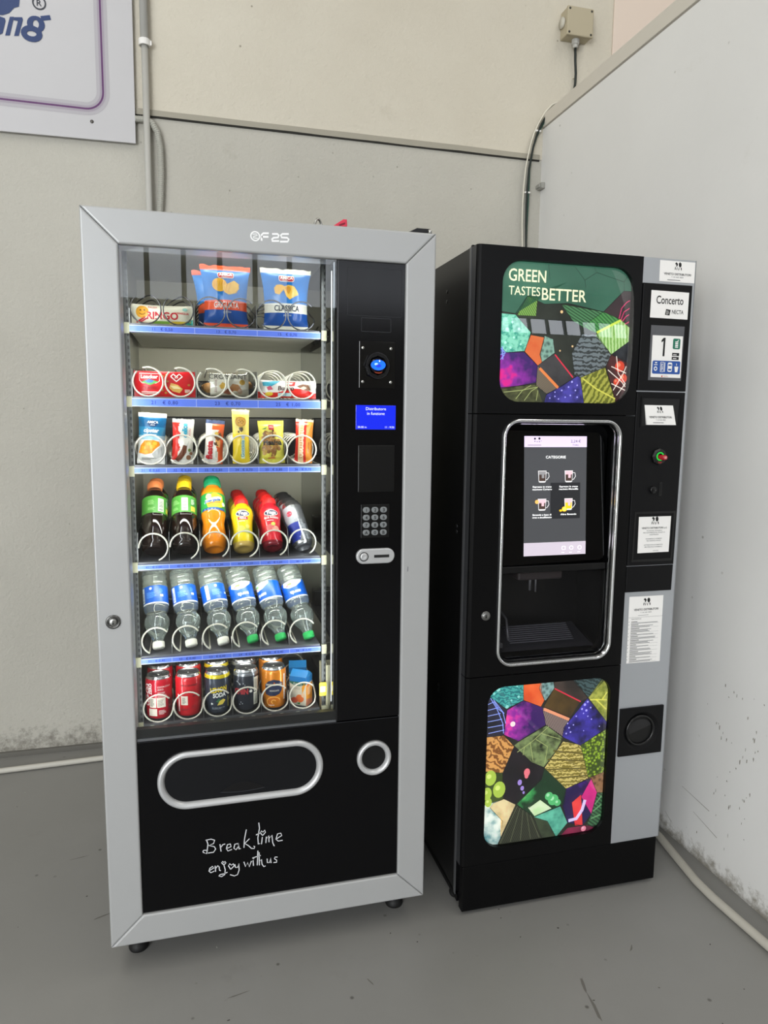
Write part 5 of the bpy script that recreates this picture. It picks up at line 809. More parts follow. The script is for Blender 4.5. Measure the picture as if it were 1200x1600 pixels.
b.rect(-.042, -.004, .013, .066, m1, 0, 10, 4); b.poly([(-.004, .013), (.004, .034), (.004, .066), (-.004, .066)], m1, 0, 2); b.rect(-.042, -.004, .066, .118, m1, 3, 10, 2); b.line([(-.004, .020), (.004, .034), (.004, .062)], .002, m2, 1); fine(b, .010, .026, .030, .060, 8, m2, 2, .35); b.disc(-.014, .095, .008, m2, 4)
obj('print', b, [pm('#1c2f8f'), pm('#dfe2e6'), pm('#9aa0a6'), pm('#aab0b6'), pm('#c03048')], t); obj('pull_tab', tab(.135), m_tin, t)
for k, s in ((1, 'second, behind the front silver can'), (2, 'third in the row of silver cans'), (3, 'last in the row of silver cans')): dup(t, slot(5, .0265, FL[3], k, .0725, .110, dx=.008, lean=R3(-13))[0], 'energy drink can standing ' + s)

# tray 5 : water bottles lying cap down
m_water = mat('water_bottle', '#d3dfd8', .03, trans=.86, ior=1.30, coat=.8); m_capw = mat('cap_white', '#e9e7da', .4); m_capgr = mat('cap_bright_green', '#2fb45c', .4)
wp = [(0, .004), (.0128, .004), (.0130, .014), (.0135, .022), (.0185, .034), (.0255, .046), (.0300, .058), (.0316, .068), (.0305, .078), (.0268, .083), (.0245, .089), (.0262, .094), (.0305, .099), (.0318, .104), (.0318, .111), (.0312, .112), (.0312, .161), (.0318, .162), (.0318, .165), (.0300, .168), (.0318, .171), (.0318, .176), (.0300, .180), (.0318, .184), (.0318, .189), (.0300, .193), (.0318, .197), (.0310, .206), (.0260, .213), (.0190, .210), (0, .204)]
def water(label, x, lean, capm, turn, front):
    tilt = R3(33); t = thing('water_bottle', label, 'bottle', (x, .122, FL[4] + .0085), (-tilt, lean, 0), None)
    mb = MB().lathe(wp, 36); obj('bottle', mb, m_water, t)
    b = MB().lathe([(.0320, .1125), (.0320, .1605)], 48, 0); m1 = cmap(.0322, 0, turn); m2 = cmap(.0324, 0, turn)
    b.lathe([(.0321, .1115), (.0321, .1150)], 48, 1)
    if front:
        b.poly([(-.030, .161), (.026, .161), (.024, .154), (.004, .143), (-.014, .141), (-.034, .150)], m1, 1, 3); b.disc(-.010, .1525, .010, m2, 2, .003); b.disc(-.020, .149, .005, m2, 3, .003); b.disc(.006, .1505, .006, m2, 4, .003); mt = lambda u, v: m2(-u, -v); b.text('norda', .0095, shift(mt, .002, -.131), 1, bold=.04, w=.030)
    else:
        b.rect(-.028, -.018, .118, .158, m1, 1, 4); bars(b, -.0265, -.0195, .121, .146, 11, m2, 5); b.disc(.002, .153, .0035, m2, 1); fine(b, -.010, .018, .128, .144, 6, m2, 6, .35); b.rect(.026, .034, .130, .136, m1, 1, 3); fine(b, .024, .034, .140, .152, 4, m2, 6, .35)
    obj('label', b, [mat('water_label', '#0a58bd', .3), pm('#e6ecee'), pm('#78c04a'), pm('#e0808a'), pm('#b8c8d0'), pm('#8a949c'), pm('#6aa8ea')], t)
    c = MB().lathe([(0, 0), (.0125, 0), (.0142, .002), (.0145, .004), (.0145, .017), (.0120, .018)], 30); knurl(c, .0145, .001, .018, 40); obj('cap', c, capm, t); return t
water('water bottle lying cap-down with white cap at the left end of the water tray', .128, R3(-4), m_capw, R3(-20), False)
water('water bottle lying cap-down with white cap, second from left on the water tray', .209, R3(-8), m_capw, R3(-10), False)
water('water bottle lying cap-down with white cap, third from left on the water tray', .290, R3(-11), m_capw, R3(15), False)
water('water bottle lying cap-down with green cap, beside the white-capped ones', .366, R3(-12), m_capgr, R3(10), True)
water('water bottle lying cap-down with green cap, middle of the three green-capped ones', .439, R3(-12), m_capgr, R3(-40), True)
water('water bottle lying cap-down with green cap at the right end of the water tray', .514, R3(-15), m_capgr, R3(5), True)

# tray 6 : cans and a carton
def can(name, label, col, body, prints, mats, ring=None, top=None):
    t = thing(name, label, 'can', (CX[col], .1375, FL[5] + .0008))
    p = canprof(.0330, .1155); mm = [1]*4 + [0] + [0] + [2] + [1]*6
    obj('can', MB().lathe(p, 40, mm), [body, m_tin, ring or body], t)
    m1 = cmap(.0332); m2 = cmap(.0334); m3 = cmap(.0336); b = MB(); prints(b, m1, m2, m3); obj('print', b, mats, t)
    obj('pull_tab', tab(.1155), m_tin, t); return t
red = mat('can_red', '#c4142a', .25, .15, coat=.4); red2 = mat('can_red_bright', '#d81e2a', .25, .15, coat=.4)
def p1(b, m1, m2, m3):
    b.text('Coca-Cola', .013, rot90(m2, -.026, .040), 0, 'l', bold=.02, shear=.35, w=.058); b.text('ZERO', .008, rot90(m2, -.017, .070), 0, 'l', bold=.03)
    b.rect(-.024, -.006, .036, .062, m1, 1, 5); fine(b, -.022, -.010, .040, .060, 6, m2, 2, .6); b.rect(-.004, .018, .036, .062, m1, 1, 5); fine(b, -.002, .014, .040, .058, 8, m2, 2, .5)
    b.text('COCA-COLA', .0042, shift(m2, -.002, .088), 0, 'l'); b.text('ZERO', .0042, shift(m2, -.002, .081), 0, 'l'); fine(b, -.002, .022, .064, .078, 6, m2, 0, .28)
    b.rect(-.026, -.004, .014, .033, m1, 1, 5); fine(b, .000, .020, .018, .030, 4, m2, 0, .35); bars(b, .026, .036, .030, .066, 14, m1, 3)
t = can('red_can', 'red soda can with white script at the left end of the bottom tray', 0, red, p1, [pm('#f2eee8'), pm('#e6dccb'), pm('#8a8678'), pm('#2a1414')])
dup(t, (CX[0], .2180, FL[5] + .0008), 'red soda can standing behind the leftmost can of the bottom tray')
def p2(b, m1, m2, m3):
    b.text('zero zuccheri', .0060, shift(m2, .002, .086), 1, bold=.01, w=.044); fine(b, -.020, .026, .064, .078, 6, m2, 4, .3); b.rect(-.020, -.002, .036, .060, m1, 0, 5); fine(b, -.016, -.006, .040, .056, 6, m2, 2, .5); b.line([(-.029, .064), (-.026, .050), (-.026, .018)], .003, m1, 3); fine(b, -.018, .004, .022, .028, 2, m2, 1, .4); b.line([(.013 + .004*math.cos(i*PI/6), .030 + .004*math.sin(i*PI/6)) for i in range(12)], .001, m2, 1, True); fine(b, .010, .024, .058, .062, 1, m2, 1)
t = can('red_can', 'red soda can with small black lettering, second from left on the bottom tray', 1, red2, p2, [pm('#e6dccb'), pm('#3a1014'), pm('#8a8678'), pm('#f2eee8'), pm('#b81c28')])
dup(t, (CX[1], .2180, FL[5] + .0008), 'red soda can standing second from left in the back row of the bottom tray')
def p3(b, m1, m2, m3):
    b.text('LEMON', .0125, shift(m2, .003, .064, .12), 0, bold=.04, shear=.15, w=.046); b.text('SODA', .0115, shift(m2, .004, .050, .10), 1, bold=.04, shear=.15, w=.034); b.poly([(-.002, .028), (.012, .030), (.020, .040), (.014, .044), (.004, .040)], m1, 2, 2); b.poly([(-.006, .038), (.002, .046), (.008, .042), (.000, .036)], m2, 3, 2); b.disc(-.016, .032, .004, m1, 1, n=3); fine(b, -.016, .020, .018, .024, 2, m2, 4, .4); b.rect(.028, .030, .020, .048, m1, 5)
t = can('lemon_can', 'dark grey and yellow lemon soda can, third from left on the bottom tray', 2, mat('can_slate', '#3f4654', .25, .3, coat=.4), p3, [pm('#f0d41c'), pm('#f2f2ee'), pm('#e8cf58'), pm('#2f6a44'), pm('#9aa2ac'), pm('#d8cf2a')], mat('can_yellow', '#e8cf16', .25, .2, coat=.4))
dup(t, (CX[2], .2180, FL[5] + .0008), 'yellow-topped lemon soda can standing behind the front lemon can')
def p4(b, m1, m2, m3):
    b.text('CHIN', .014, shift(m2, .004, .052), 0, 'r', bold=.05, w=.040); b.text('Ò', .014, shift(m2, .011, .052), 1, bold=.05); b.rect(.020, .040, .056, .094, m1, 2, 6); fine(b, .022, .038, .060, .090, 9, m2, 3, .4); b.rect(.019, .034, .020, .054, m1, 2, 5); fine(b, .021, .032, .024, .050, 7, m2, 3, .5)
    b.line([(-.028, .086), (-.018, .078), (-.004, .076)], .004, m1, 4); b.line([(-.024, .090), (-.008, .080)], .002, m1, 4); fine(b, .036, .044, .024, .050, 6, m2, 4, .3)
    for x, z in ((-.016, .030), (-.019, .024), (-.012, .026)): b.disc(x, z, .0015, m2, 4, n=6)
t = can('dark_can', 'dark grey soda can with a cream text panel, fourth from left on the bottom tray', 3, mat('can_charcoal', '#31353f', .25, .35, coat=.4), p4, [pm('#b03036'), pm('#eceae4'), pm('#dedccd'), pm('#7a786c'), pm('#aeb2b8')], mat('can_greytop', '#8a8d92', .25, .6))
dup(t, (CX[3], .2180, FL[5] + .0008), 'dark grey soda can standing behind the front dark can')
def p5(b, m1, m2, m3):
    b.poly([(-.028, .070), (-.018, .080), (-.004, .085), (.012, .081), (.022, .073), (.020, .054), (.012, .044), (.000, .040), (-.014, .040), (-.026, .044)], m1, 1, 3); b.text('SANPELLEGRINO', .0052, shift(m2, -.003, .068), 0, bold=.02, w=.044); b.text('ARANCIATA', .0045, shift(m2, -.002, .052), 0, w=.026); b.disc(-.002, .075, .002, m2, 2); b.rect(.026, .031, .026, .096, m1, 0, 2, 4); b.text('330 ml', .004, rot90(m2, .030, .03), 1, 'l')
    for k in range(3): b.line([(-.004 + (.006+.006*k)*math.cos(a), .024 + (.005+.004*k)*math.sin(a)) for a in [PI*.1 + PI*1.3*i/12 for i in range(13)]], .003, m1, 3 if k != 1 else 2)
    fine(b, -.018, .006, .014, .017, 1, m2, 0)
t = can('orange_can', 'orange soda can with a navy emblem, fifth from left on the bottom tray', 4, mat('can_orange', '#ec8c1c', .25, .3, coat=.4), p5, [pm('#f2ead8'), pm('#25304e'), pm('#d86a1c'), pm('#f3a84a')])
dup(t, (CX[4], .2180, FL[5] + .0008), 'orange soda can standing behind the front orange can')
t = thing('tea_carton', 'small peach tea drink carton with a blue top, right end of the bottom tray', 'carton', (CX[5], .140, FL[5] + .0008), (0, 0, R3(-34)))
W, D, H_ = .049, .038, .088
b = MB().box(-W/2, W/2, -D/2, D/2, 0, H_-.008, 0, bev=.0015); obj('carton', b, [mat('carton_cream', '#dcd2bd', .35)], t)
b = MB()
for s in (0, 1):
    A = [(-W/2, -D/2, H_-.008), (W/2, -D/2, H_-.008), (W/2, D/2, H_-.008), (-W/2, D/2, H_-.008), (-W/2, -.001, H_+.006), (W/2, -.001, H_+.006), (-W/2, .001, H_+.006), (W/2, .001, H_+.006)]
b.add(A, [(0, 1, 5, 4), (2, 3, 6, 7), (0, 4, 6, 3), (1, 2, 7, 5), (4, 5, 7, 6)], 0); obj('folded_top', b, mat('carton_blue', '#2a86c8', .35), t)
mf = lambda u, v: (u, -D/2-.0004, v); mf2 = lambda u, v: (u, -D/2-.0008, v); ms = lambda u, v: (W/2+.0004, u, v); ms2 = lambda u, v: (W/2+.0008, u, v)
b = MB(); b.rect(-W/2, W/2, .062, .080, mf, 0); b.rect(-D/2, D/2, .062, .080, ms, 0); b.poly([(-.024, .062), (-.012, .056), (.006, .055), (.024, .060), (.024, .066), (-.024, .066)], mf2, 1, 1); b.text('Estathé', .006, shift(mf2, .0, .0575), 2, bold=.03); b.text('pesca', .008, shift(mf2, -.006, .045), 6); b.disc(.006, .020, .012, mf, 3, .011); b.disc(-.010, .014, .010, mf2, 4, .008); b.poly([(.014, .034), (.024, .062), (.018, .066), (.012, .050)], mf2, 5); b.disc(.016, .030, .006, mf2, 7); b.poly([(-.004, .006), (.008, .010), (.006, .003)], mf2, 8)
b.rect(-D/2, D/2, .0, .058, ms, 5); fine(b, -.012, .012, .030, .054, 6, ms2, 2, .3); b.poly([(-.019, 0), (.019, .0), (.019, .012), (-.019, .02)], ms2, 9); b.disc(-.008, .056, .005, ms2, 3)
obj('print', b, [mat('carton_sky', '#1f78bd', .35), pm('#2e6a5a'), pm('#f4f4ea'), pm('#e8743a'), pm('#d95a3c'), pm('#f0a02c'), pm('#a8a294'), pm('#f0c8a0'), pm('#4a8a3a'), pm('#d88a6a')], t)
b = MB().prism(rrect(.004, .012, .03, .075, .002, 3), D/2, D/2+.003); obj('straw', b, pm('#e8e8e2'), t)
dup(t, (CX[5] + .002, .216, FL[5] + .0008), 'peach tea carton standing behind the front carton on the bottom tray', (0, 0, R3(-8)))
# ---------------------------------------------------------------- hot drinks machine
m_door = mat('door_black', '#070708', 0.34, spec=.22); m_door2 = mat('door_edge_grey', '#3a3b3d', 0.42, .2); m_side = mat('side_black', '#0a0a0b', 0.36, spec=.5)
m_panelsil = mat('panel_silver', '#a9acb0', 0.38, .35); m_chrome = mat('chrome', '#e6e8ea', 0.13, 1.0); m_bay = mat('bay_black', '#070708', 0.35)
m_paper = mat('paper_white', '#eceae7', 0.6); m_hbox = mat('housing_black', '#08080a', 0.5, spec=.25)
cm_ = thing('coffee_machine', 'tall black hot drinks machine with a touch screen and two bright mosaic display panels', 'coffee machine', (1.234, .37, 0), world=True)
XA, XB, XS = .9175, 1.5515, 1.3895
obj('cabinet', MB().box(.9185, 1.5480, .176, .735, .045, 1.8235).box(.9185, 1.006, .045, .176, .045, 1.8235).box(1.342, 1.5480, .045, .176, .045, 1.8235).box(1.006, 1.342, .045, .176, 1.388, 1.8235).box(1.006, 1.342, .045, .176, .045, .729), m_side, cm_)
b = MB().box(.9165, .9185, .040, .052, .045, 1.8235, 0); b.box(.9175, 1.55, .036, .045, 1.8225, 1.8275, 1); obj('edge_trim', b, [mat('trim_alu', '#6f7072', .35, .6), m_door], cm_)
for y, z in ((.22, 1.742), (.22, 1.715), (.10, 1.10), (.10, 1.085), (.22, .60), (.22, .585)):
    b = MB().lathe([(.0055, .0), (.0055, .0012), (0, .0012)], 12, 0, Matrix.Translation((.9188, y, z)) @ Matrix.Rotation(-PI/2, 4, 'Y')); obj('side_screw', b, mat('screw_black', '#2e2e30', .3, .5), cm_)
def door_panel(z0, z1):
    P = [(XA, .038), (XA, .010), (XA+.0015, .005), (XA+.005, .0015), (XA+.010, 0), (XS-.0008, 0), (XS-.0008, .038)]
    n = len(P); V = [(x, y, z0) for x, y in P] + [(x, y, z1) for x, y in P]
    return MB().add(V, [tuple(range(n)), tuple(range(n, 2*n))] + [(i, n+i, n+(i+1) % n, (i+1) % n) for i in range(n)], [0, 0] + [1] + [0]*(n-1))
def bay_wall(mb, x0, x1, z0, z1, r, y0, y1): mb.ring(rrect(x0-.003, x1+.003, z0-.003, z1+.003, r), rrect(x0, x1, z0, z1, r), y0, y1, 0)
def with_hole(z0, z1, hx0, hx1, hz0, hz1, r):
    """door leaf with a rounded opening, soft vertical left edge"""
    n = 8; H = rrect(hx0, hx1, hz0, hz1, r, n); xl, xr = XA+.010, XS-.0008
    mb = MB(); P = [(xl, .0), (XA+.005, .0015), (XA+.0015, .005), (XA, .010), (XA, .038)]
    V = [(x, y, z) for z in (z0, z1) for x, y in P]; mb.add(V, [(i, i+1, 5+i+1, 5+i) for i in range(4)], [0, 0, 0, 1])
    out = [(xr, z1), (xl, z1), (xl, z0), (xr, z0)]; k = n+1
    V = [(x, 0, z) for x, z in H] + [(x, 0, z) for x, z in out]; o = len(H); F = []
    for q in range(4):
        F += [(q*k+i, q*k+i+1, o+q) for i in range(n)]
        F.append((q*k+n, ((q+1) % 4)*k, o+(q+1) % 4, o+q))
    mb.add(V, F, 0)
    V = [(x, 0, z) for x, z in H] + [(x, .045, z) for x, z in H]; L_ = len(H); mb.add(V, [(i, (i+1) % L_, L_+(i+1) % L_, L_+i) for i in range(L_)], 0)
    for z in (z0, z1): mb.add([(XA, .01, z), (xl, 0, z), (xr, 0, z), (xr, .038, z), (XA, .038, z)], [(0, 1, 2, 3, 4)], 0)
    mb.add([(xr, 0, z0), (xr, 0, z1), (xr, .038, z1), (xr, .038, z0)], [(0, 1, 2, 3)], 0)
    return mb
up_ = obj('upper_door', with_hole(1.4065, 1.8230, .987, 1.364, 1.437, 1.791, .055), [m_door, m_door2], cm_)
md_ = obj('middle_door', with_hole(.7020, 1.4040, 1.012, 1.336, .739, 1.381, .036), [m_door, m_door2], cm_)
lw_ = obj('lower_door', with_hole(.1520, .6995, .983, 1.360, .196, .668, .050), [m_door, m_door2], cm_)
obj('plinth', MB().box(.9240, 1.5480, .004, .030, .012, .1480, 0, bev=.003).box(.9185, .925, .030, .72, .03, .05), mat('plinth_black', '#050506', .38, spec=.2), cm_)
for fx, fy in ((.945, .10), (1.52, .10), (.945, .66), (1.52, .66)):
    obj('foot', MB().lathe([(0, 0), (.020, 0), (.022, .008), (.016, .018), (.010, .022), (.010, .046), (0, .046)], 18, 0, Matrix.Translation((fx, fy, 0))), m_rubber, cm_)
lk = MB(); ycyl(lk, .9680, .8712, [(.0125, .001), (.0125, -.003), (.0110, -.004), (.0095, -.0032), (.0085, -.0045), (0, -.0045)], 0, 22); lk.box(.9671, .9689, -.0052, -.003, .8685, .8755, 1); lk.disc(.968, .868, .0024, fmap(0, 0, -.0050), 1, n=8); obj('door_lock', lk, [mat('lock_grey', '#8a8a88', .3, .9), m_ink_k], cm_)

# backlit mosaics
PU = {'bg': ('#1f231f', '#31362f', 'noise', 12), 'A': ('#2f5b49', '#3f6f5b', 'noise', 5), 'B': ('#4c7a34', '#86ab55', 'stripe', 60, .6), 'D': ('#2c5236', '#4e8557', 'stripe', 45, 1.1), 'F': ('#3a9d88', '#8ad8bc', 'noise', 110), 'G': ('#3c466f', '#59659c', 'noise', 30),
 'H': ('#cf5a2c', '#e07340', 'noise', 20), 'I': ('#2f4d44', '#83ac9c', 'cell', 90), 'J': ('#f01c86', '#8a2a9c', 'radial', (1.012, 1.492, .13), 0, '#3a1c66'), 'K': ('#4f473c', '#857a68', 'stripe', 90, .7), 'L': ('#333335', '#434345', 'noise', 20), 'M': ('#33393b', '#717b80', 'stripe', 26, 1.57, 6),
 'N': ('#7fae56', '#b9dc9a', 'stripe', 32, .1, 2), 'O': ('#2f6b38', '#4f9350', 'stripe', 40, .9), 'P': ('#2c2427', '#3c3034', 'noise', 20), 'Q': ('#1c1e24', '#2c3038', 'noise', 40), 'R': ('#2a1d20', '#5a2a2c', 'noise', 22), 'S': ('#666c24', '#a7a84a', 'stripe', 22, -.6, 5), 'T': ('#2a2866', '#4e48a8', 'noise', 40), 'U': ('#2f331e', '#575c39', 'noise', 50)}
PL = {'bg': ('#191a18', '#25261f', 'noise', 20), '1': ('#1f6f74', '#43a39c', 'stripe', 30, 1.4, 8), '2': ('#cc4f22', '#e56c35', 'noise', 20), '3': ('#33504e', '#84a8a6', 'cell', 80), '4': ('#1c160b', '#54401c', 'noise', 10), '5': ('#2a2421', '#443832', 'noise', 16), '6': ('#1f3132', '#42595b', 'stripe', 30, 1.2, 6), '7': ('#6f7a2a', '#a9ac50', 'noise', 60),
 '8': ('#140f38', '#4238a8', 'noise', 24), '9': ('#4e4644', '#96827c', 'stripe', 70, .4), '10': ('#ff4aa0', '#92289a', 'radial', (1.035, .558, .16), 0, '#381660'), '11': ('#15151f', '#23233a', 'noise', 20), '12': ('#7a4c20', '#cf9a56', 'stripe', 18, .9, 9), '13': ('#1a2212', '#7c8e5c', 'noise', 40), '14': ('#7e7230', '#cbbb70', 'stripe', 28, 1.5, 7), '15': ('#b4d63e', '#3a4e18', 'cell', 120), '16': ('#0b090f', '#1a141c', 'noise', 14),
 '17': ('#243014', '#3a4c1e', 'noise', 20), '18': ('#8fe07a', '#3a9a52', 'radial', (1.078, .365, .13), 0, '#14361f'), '19': ('#2d7f6c', '#66bba2', 'noise', 24), '20': ('#8a3ac0', '#4a2290', 'radial', (1.262, .385, .11), 0, '#20124a'), '20b': ('#b01470', '#d8328c', 'noise', 12), '20c': ('#cf2434', '#ef4c46', 'noise', 12), '21': ('#3f281c', '#96704e', 'cell', 80), '22': ('#1d3d28', '#3f7048', 'stripe', 34, .9), '23': ('#5a1030', '#8a2148', 'noise', 16), '24': ('#3b7f86', '#dfe6dc', 'noise', 26), '24b': ('#b9a678', '#dccb9e', 'noise', 30),
 '25': ('#20231a', '#363a2b', 'stripe', 60, .5), '26': ('#1c241b', '#39442f', 'noise', 30), '27': ('#3f332b', '#a08f82', 'stripe', 60, 1.4, 8), '18b': ('#b9d8a4', '#e6efd2', 'noise', 16)}
INK = {'hex': '#1f3a2f', 'red': '#e0324a', 'orange': '#f08a4a', 'pink': '#e2407a', 'vein': '#d3d060', 'lime': '#d7ea5a', 'leaf': '#a7b274', 'white': '#f0e6dc', 'blue': '#8fa2ea', 'peach': '#f0a078', 'pleat': '#6d7358', 'swoosh': '#d8ccf4', 'edge': '#12301f', 'lgreen': '#6fa070', 'row': '#5f5624',
 'magenta': '#e0187a', 'violet': '#8a2f9e', 'redd': '#d8462f', 'spark': '#b9b4ff', 'aqua': '#b4efdc', 'flame': '#f4c890', 'pinkb': '#ee7a86', 'lav': '#a48ad8', 'olive': '#a6bf4c', 'bubble': '#8fd6cc', 'moss': '#a9cc3a', 'fruit': '#f0a07a', 'fruit2': '#d7d24a', 'fruit3': '#e08aa0', 'gem': '#58b873', 'speck': '#e8e6e0'}
LWD = {'hex': .0012, 'pink': .0022, 'white': .0024, 'red': .0035, 'orange': .007, 'peach': .008, 'vein': .004, 'lime': .006, 'swoosh': .010, 'pleat': .0012, 'leaf': .0018, 'blue': .0022, 'edge': .002, 'lgreen': .004, 'row': .004}
ES = .74
def mosaic(data, table, parent, x0, x1, z0, z1, pre):
    polys, lines, dots = data; b = MB(); mats = []; ix = {}
    def slot_(key, m):
        if key not in ix: ix[key] = len(mats); mats.append(m)
        return ix[key]
    for k, P in polys:
        a = table[k]; m = pattern_mat('mosaic_%s_%s' % (pre, k), a[0], a[1], a[2], a[3], ES, a[4] if len(a) > 4 else 0.0, dist=a[5] if len(a) > 5 else 0.0, lo=.05 if a[2] == 'cell' else .35, hi=.6)
        d = .0118 if k != 'bg' else .0120
        if k in ('20b', '20c', '24b', '18b'): d = .0115
        b.poly(P, fmap(0, 0, d), slot_(k, m))
        if k != 'bg': b.line(P, .0011, fmap(0, 0, .0112), slot_('joint', mat('mosaic_joint', '#141614', .4)), True)
    ink = lambda k: slot_('ink' + k, mat('mosaic_ink_' + k, INK[k], .4, emit=INK[k], es=ES))
    for k, D in dots:
        if k in ('magenta', 'violet', 'moss'): continue
        for i, (x, z, r) in enumerate(D):
            b.disc(x, z, r, fmap(0, 0, .0108 - .00004*i), ink(k), r*1.3 if k in ('olive', 'pinkb', 'lav') else r, 16)
            if k in ('olive', 'fruit', 'fruit2', 'fruit3', 'gem', 'redd'): b.disc(x - r*.25, z + r*.3, r*.4, fmap(0, 0, .0108 - .00004*i - .00002), slot_('glint' + k, mat('mosaic_glint_' + k, {'olive': '#cfe07a', 'fruit': '#f8cfae', 'fruit2': '#eeeb90', 'fruit3': '#f0b4c4', 'gem': '#a8e6b4', 'redd': '#f09070'}[k], .4, emit={'olive': '#cfe07a', 'fruit': '#f8cfae', 'fruit2': '#eeeb90', 'fruit3': '#f0b4c4', 'gem': '#a8e6b4', 'redd': '#f09070'}[k], es=ES)), n=12)
    for k, L in lines:
        for P in L: b.line(P, LWD.get(k, .002), fmap(0, 0, .0102), ink(k))
    return b, mats, slot_
def inside(P, x0, x1, z0, z1): return [(min(max(x, x0), x1), min(max(z, z0), z1)) for x, z in P]
def fit(D, x0, x1, z0, z1):
    p, l, d = D
    return p, [(k, [inside(q, x0, x1, z0, z1) for q in L]) for k, L in l], [(k, [q for q in L if x0 < q[0] < x1 and z0-.004 < q[1] < z1]) for k, L in d]
b, ms_, sl_ = mosaic(fit(POSTER_UP, .991, 1.360, 1.441, 1.787), PU, up_, .987, 1.364, 1.437, 1.791, 'top')
iw = sl_('words', mat('word_cream', '#f2efcf', .4, emit='#f4f0cc', es=.85))
b.text('GREEN', .0300, fmap(1.0075, 1.7415, .0098), iw, 'l', bold=.008, w=.104); b.text('TASTES', .0220, fmap(1.0085, 1.7070, .0098), iw, 'l', bold=.004, w=.088); b.text('BETTER', .0300, fmap(1.1015, 1.6985, .0098), iw, 'l', bold=.008, w=.128)
obj('upper_poster', b, ms_, up_)
b, ms_, sl_ = mosaic(fit(POSTER_LOW, .987, 1.356, .200, .664), PL, lw_, .983, 1.360, .196, .668, 'low'); obj('lower_poster', b, ms_, lw_)
pane_mat('poster_cover_glass', ior=1.5, gain=2.3, rough=.0)
def cover(x0, x1, z0, z1, r, bul, y0, bz=.003, ap=0.0):
    mb = MB(); O = [q for a, c in zip(rrect(x0, x1, z0, z1, r, 8), rrect(x0, x1, z0, z1, r, 8)[1:] + rrect(x0, x1, z0, z1, r, 8)[:1]) for q in ([a] if math.hypot(a[0]-c[0], a[1]-c[1]) < .03 else [(a[0]+(c[0]-a[0])*i/16, a[1]+(c[1]-a[1])*i/16) for i in range(16)])]; cx, cz = (x0+x1)/2, (z0+z1)/2; n = len(O); K = 30; V = []; F = []
    f = lambda x, z: y0 - bul*(1 - ((x-cx)/(x1-x0)*2)**2) - bz*(1 - ((z-cz-ap)/(z1-z0)*2)**2)
    V.append((cx, f(cx, cz), cz))
    for k in range(1, K+1): V += [(cx+(x-cx)*k/K, f(cx+(x-cx)*k/K, cz+(z-cz)*k/K), cz+(z-cz)*k/K) for x, z in O]
    for k in range(K):
        for i in range(n):
            j = (i+1) % n
            F.append((0, 1+i, 1+j) if k == 0 else (1+(k-1)*n+i, 1+k*n+i, 1+k*n+j, 1+(k-1)*n+j))
    return mb.add(V, F, 0, True)
obj('poster_cover', cover(.987, 1.364, 1.437, 1.791, .055, .003, .0080, .016, -.018), MATS['poster_cover_glass'], up_)
obj('poster_cover', cover(.983, 1.360, .196, .668, .050, .003, .0085), MATS['poster_cover_glass'], lw_)

# serving bay: chrome surround, tilted touch screen, cup station
b = MB(); pr = [(.0, .002), (-.0006, -.005), (-.0022, -.0082), (-.0055, -.0090), (-.0085, -.0070), (-.0098, -.0015), (-.0108, .0005), (-.0145, .006), (-.0160, .012), (-.006, .012)]
b.sweep(rpath(.9995, 1.3490, .7245, 1.3940, .048, 12), pr); obj('chrome_surround', b, m_chrome, md_)
b = MB(); b.box(1.012, 1.336, .170, .174, .735, 1.385, 0); b.box(1.008, 1.012, .04, .174, .735, 1.385, 0); b.box(1.336, 1.340, .04, .174, .735, 1.385, 0); b.box(1.008, 1.340, .04, .174, .731, .739, 0); b.box(1.008, 1.340, .04, .174, 1.381, 1.386, 0); obj('bay_liner', b, m_bay, md_)
def sy(z): return .020 + .022*(z - 1.0242)/(1.348 - 1.0242)        # the screen leans back
def smap(e): return lambda u, v: (u, sy(v) - e, v)
P = [(1.013, 1.000), (1.314, 1.006), (1.3245, 1.011), (1.3290, 1.023), (1.3240, 1.325), (1.318, 1.345), (1.304, 1.358), (1.080, 1.362), (1.013, 1.362)]
n = len(P); b = MB().add([smap(0)(x, z) for x, z in P] + [(x, sy(z)+.020, z) for x, z in P], [tuple(range(n)), tuple(range(n, 2*n))] + [(i, (i+1) % n, n+(i+1) % n, n+i) for i in range(n)], [0, 1] + [1]*n)
ts = obj('touch_screen', b, [mat('screen_glass', '#060607', .07, spec=.35), m_bay], md_)
b = MB(); s0, s1, s2, s3, s4 = smap(.0006), smap(.0010), smap(.0014), smap(.0018), smap(.0022); xl, xr = 1.0820, 1.2695; W = xr-xl
b.rect(xl, xr, 1.0242, 1.348, s0, 0); b.rect(xl, xr, 1.3185, 1.348, s1, 1); b.rect(xl, xr, 1.0242, 1.0600, s1, 2); b.rect(xl+W*.42, xl+W*.90, 1.1240, 1.222, s1, 3)
b.text('CATEGORIE', .0072, shift(s2, xl+W*.5, 1.2880), 4, bold=.01, w=.060); b.text('2,24 €', .0070, shift(s2, xl+W*.82, 1.3310), 5, w=.030); b.text('Credito', .0042, shift(s2, xl+W*.82, 1.3225), 5)
for x, z, r in ((xl+W*.165, 1.341, .0028), (xl+W*.235, 1.3415, .0032), (xl+W*.165, 1.334, .0014), (xl+W*.20, 1.333, .0012), (xl+W*.235, 1.333, .0014), (xl+W*.265, 1.335, .0010)): b.disc(x, z, r, s2, 6, n=10)
fine(b, xl+W*.05, xl+W*.38, 1.3235, 1.3258, 1, s2, 5)
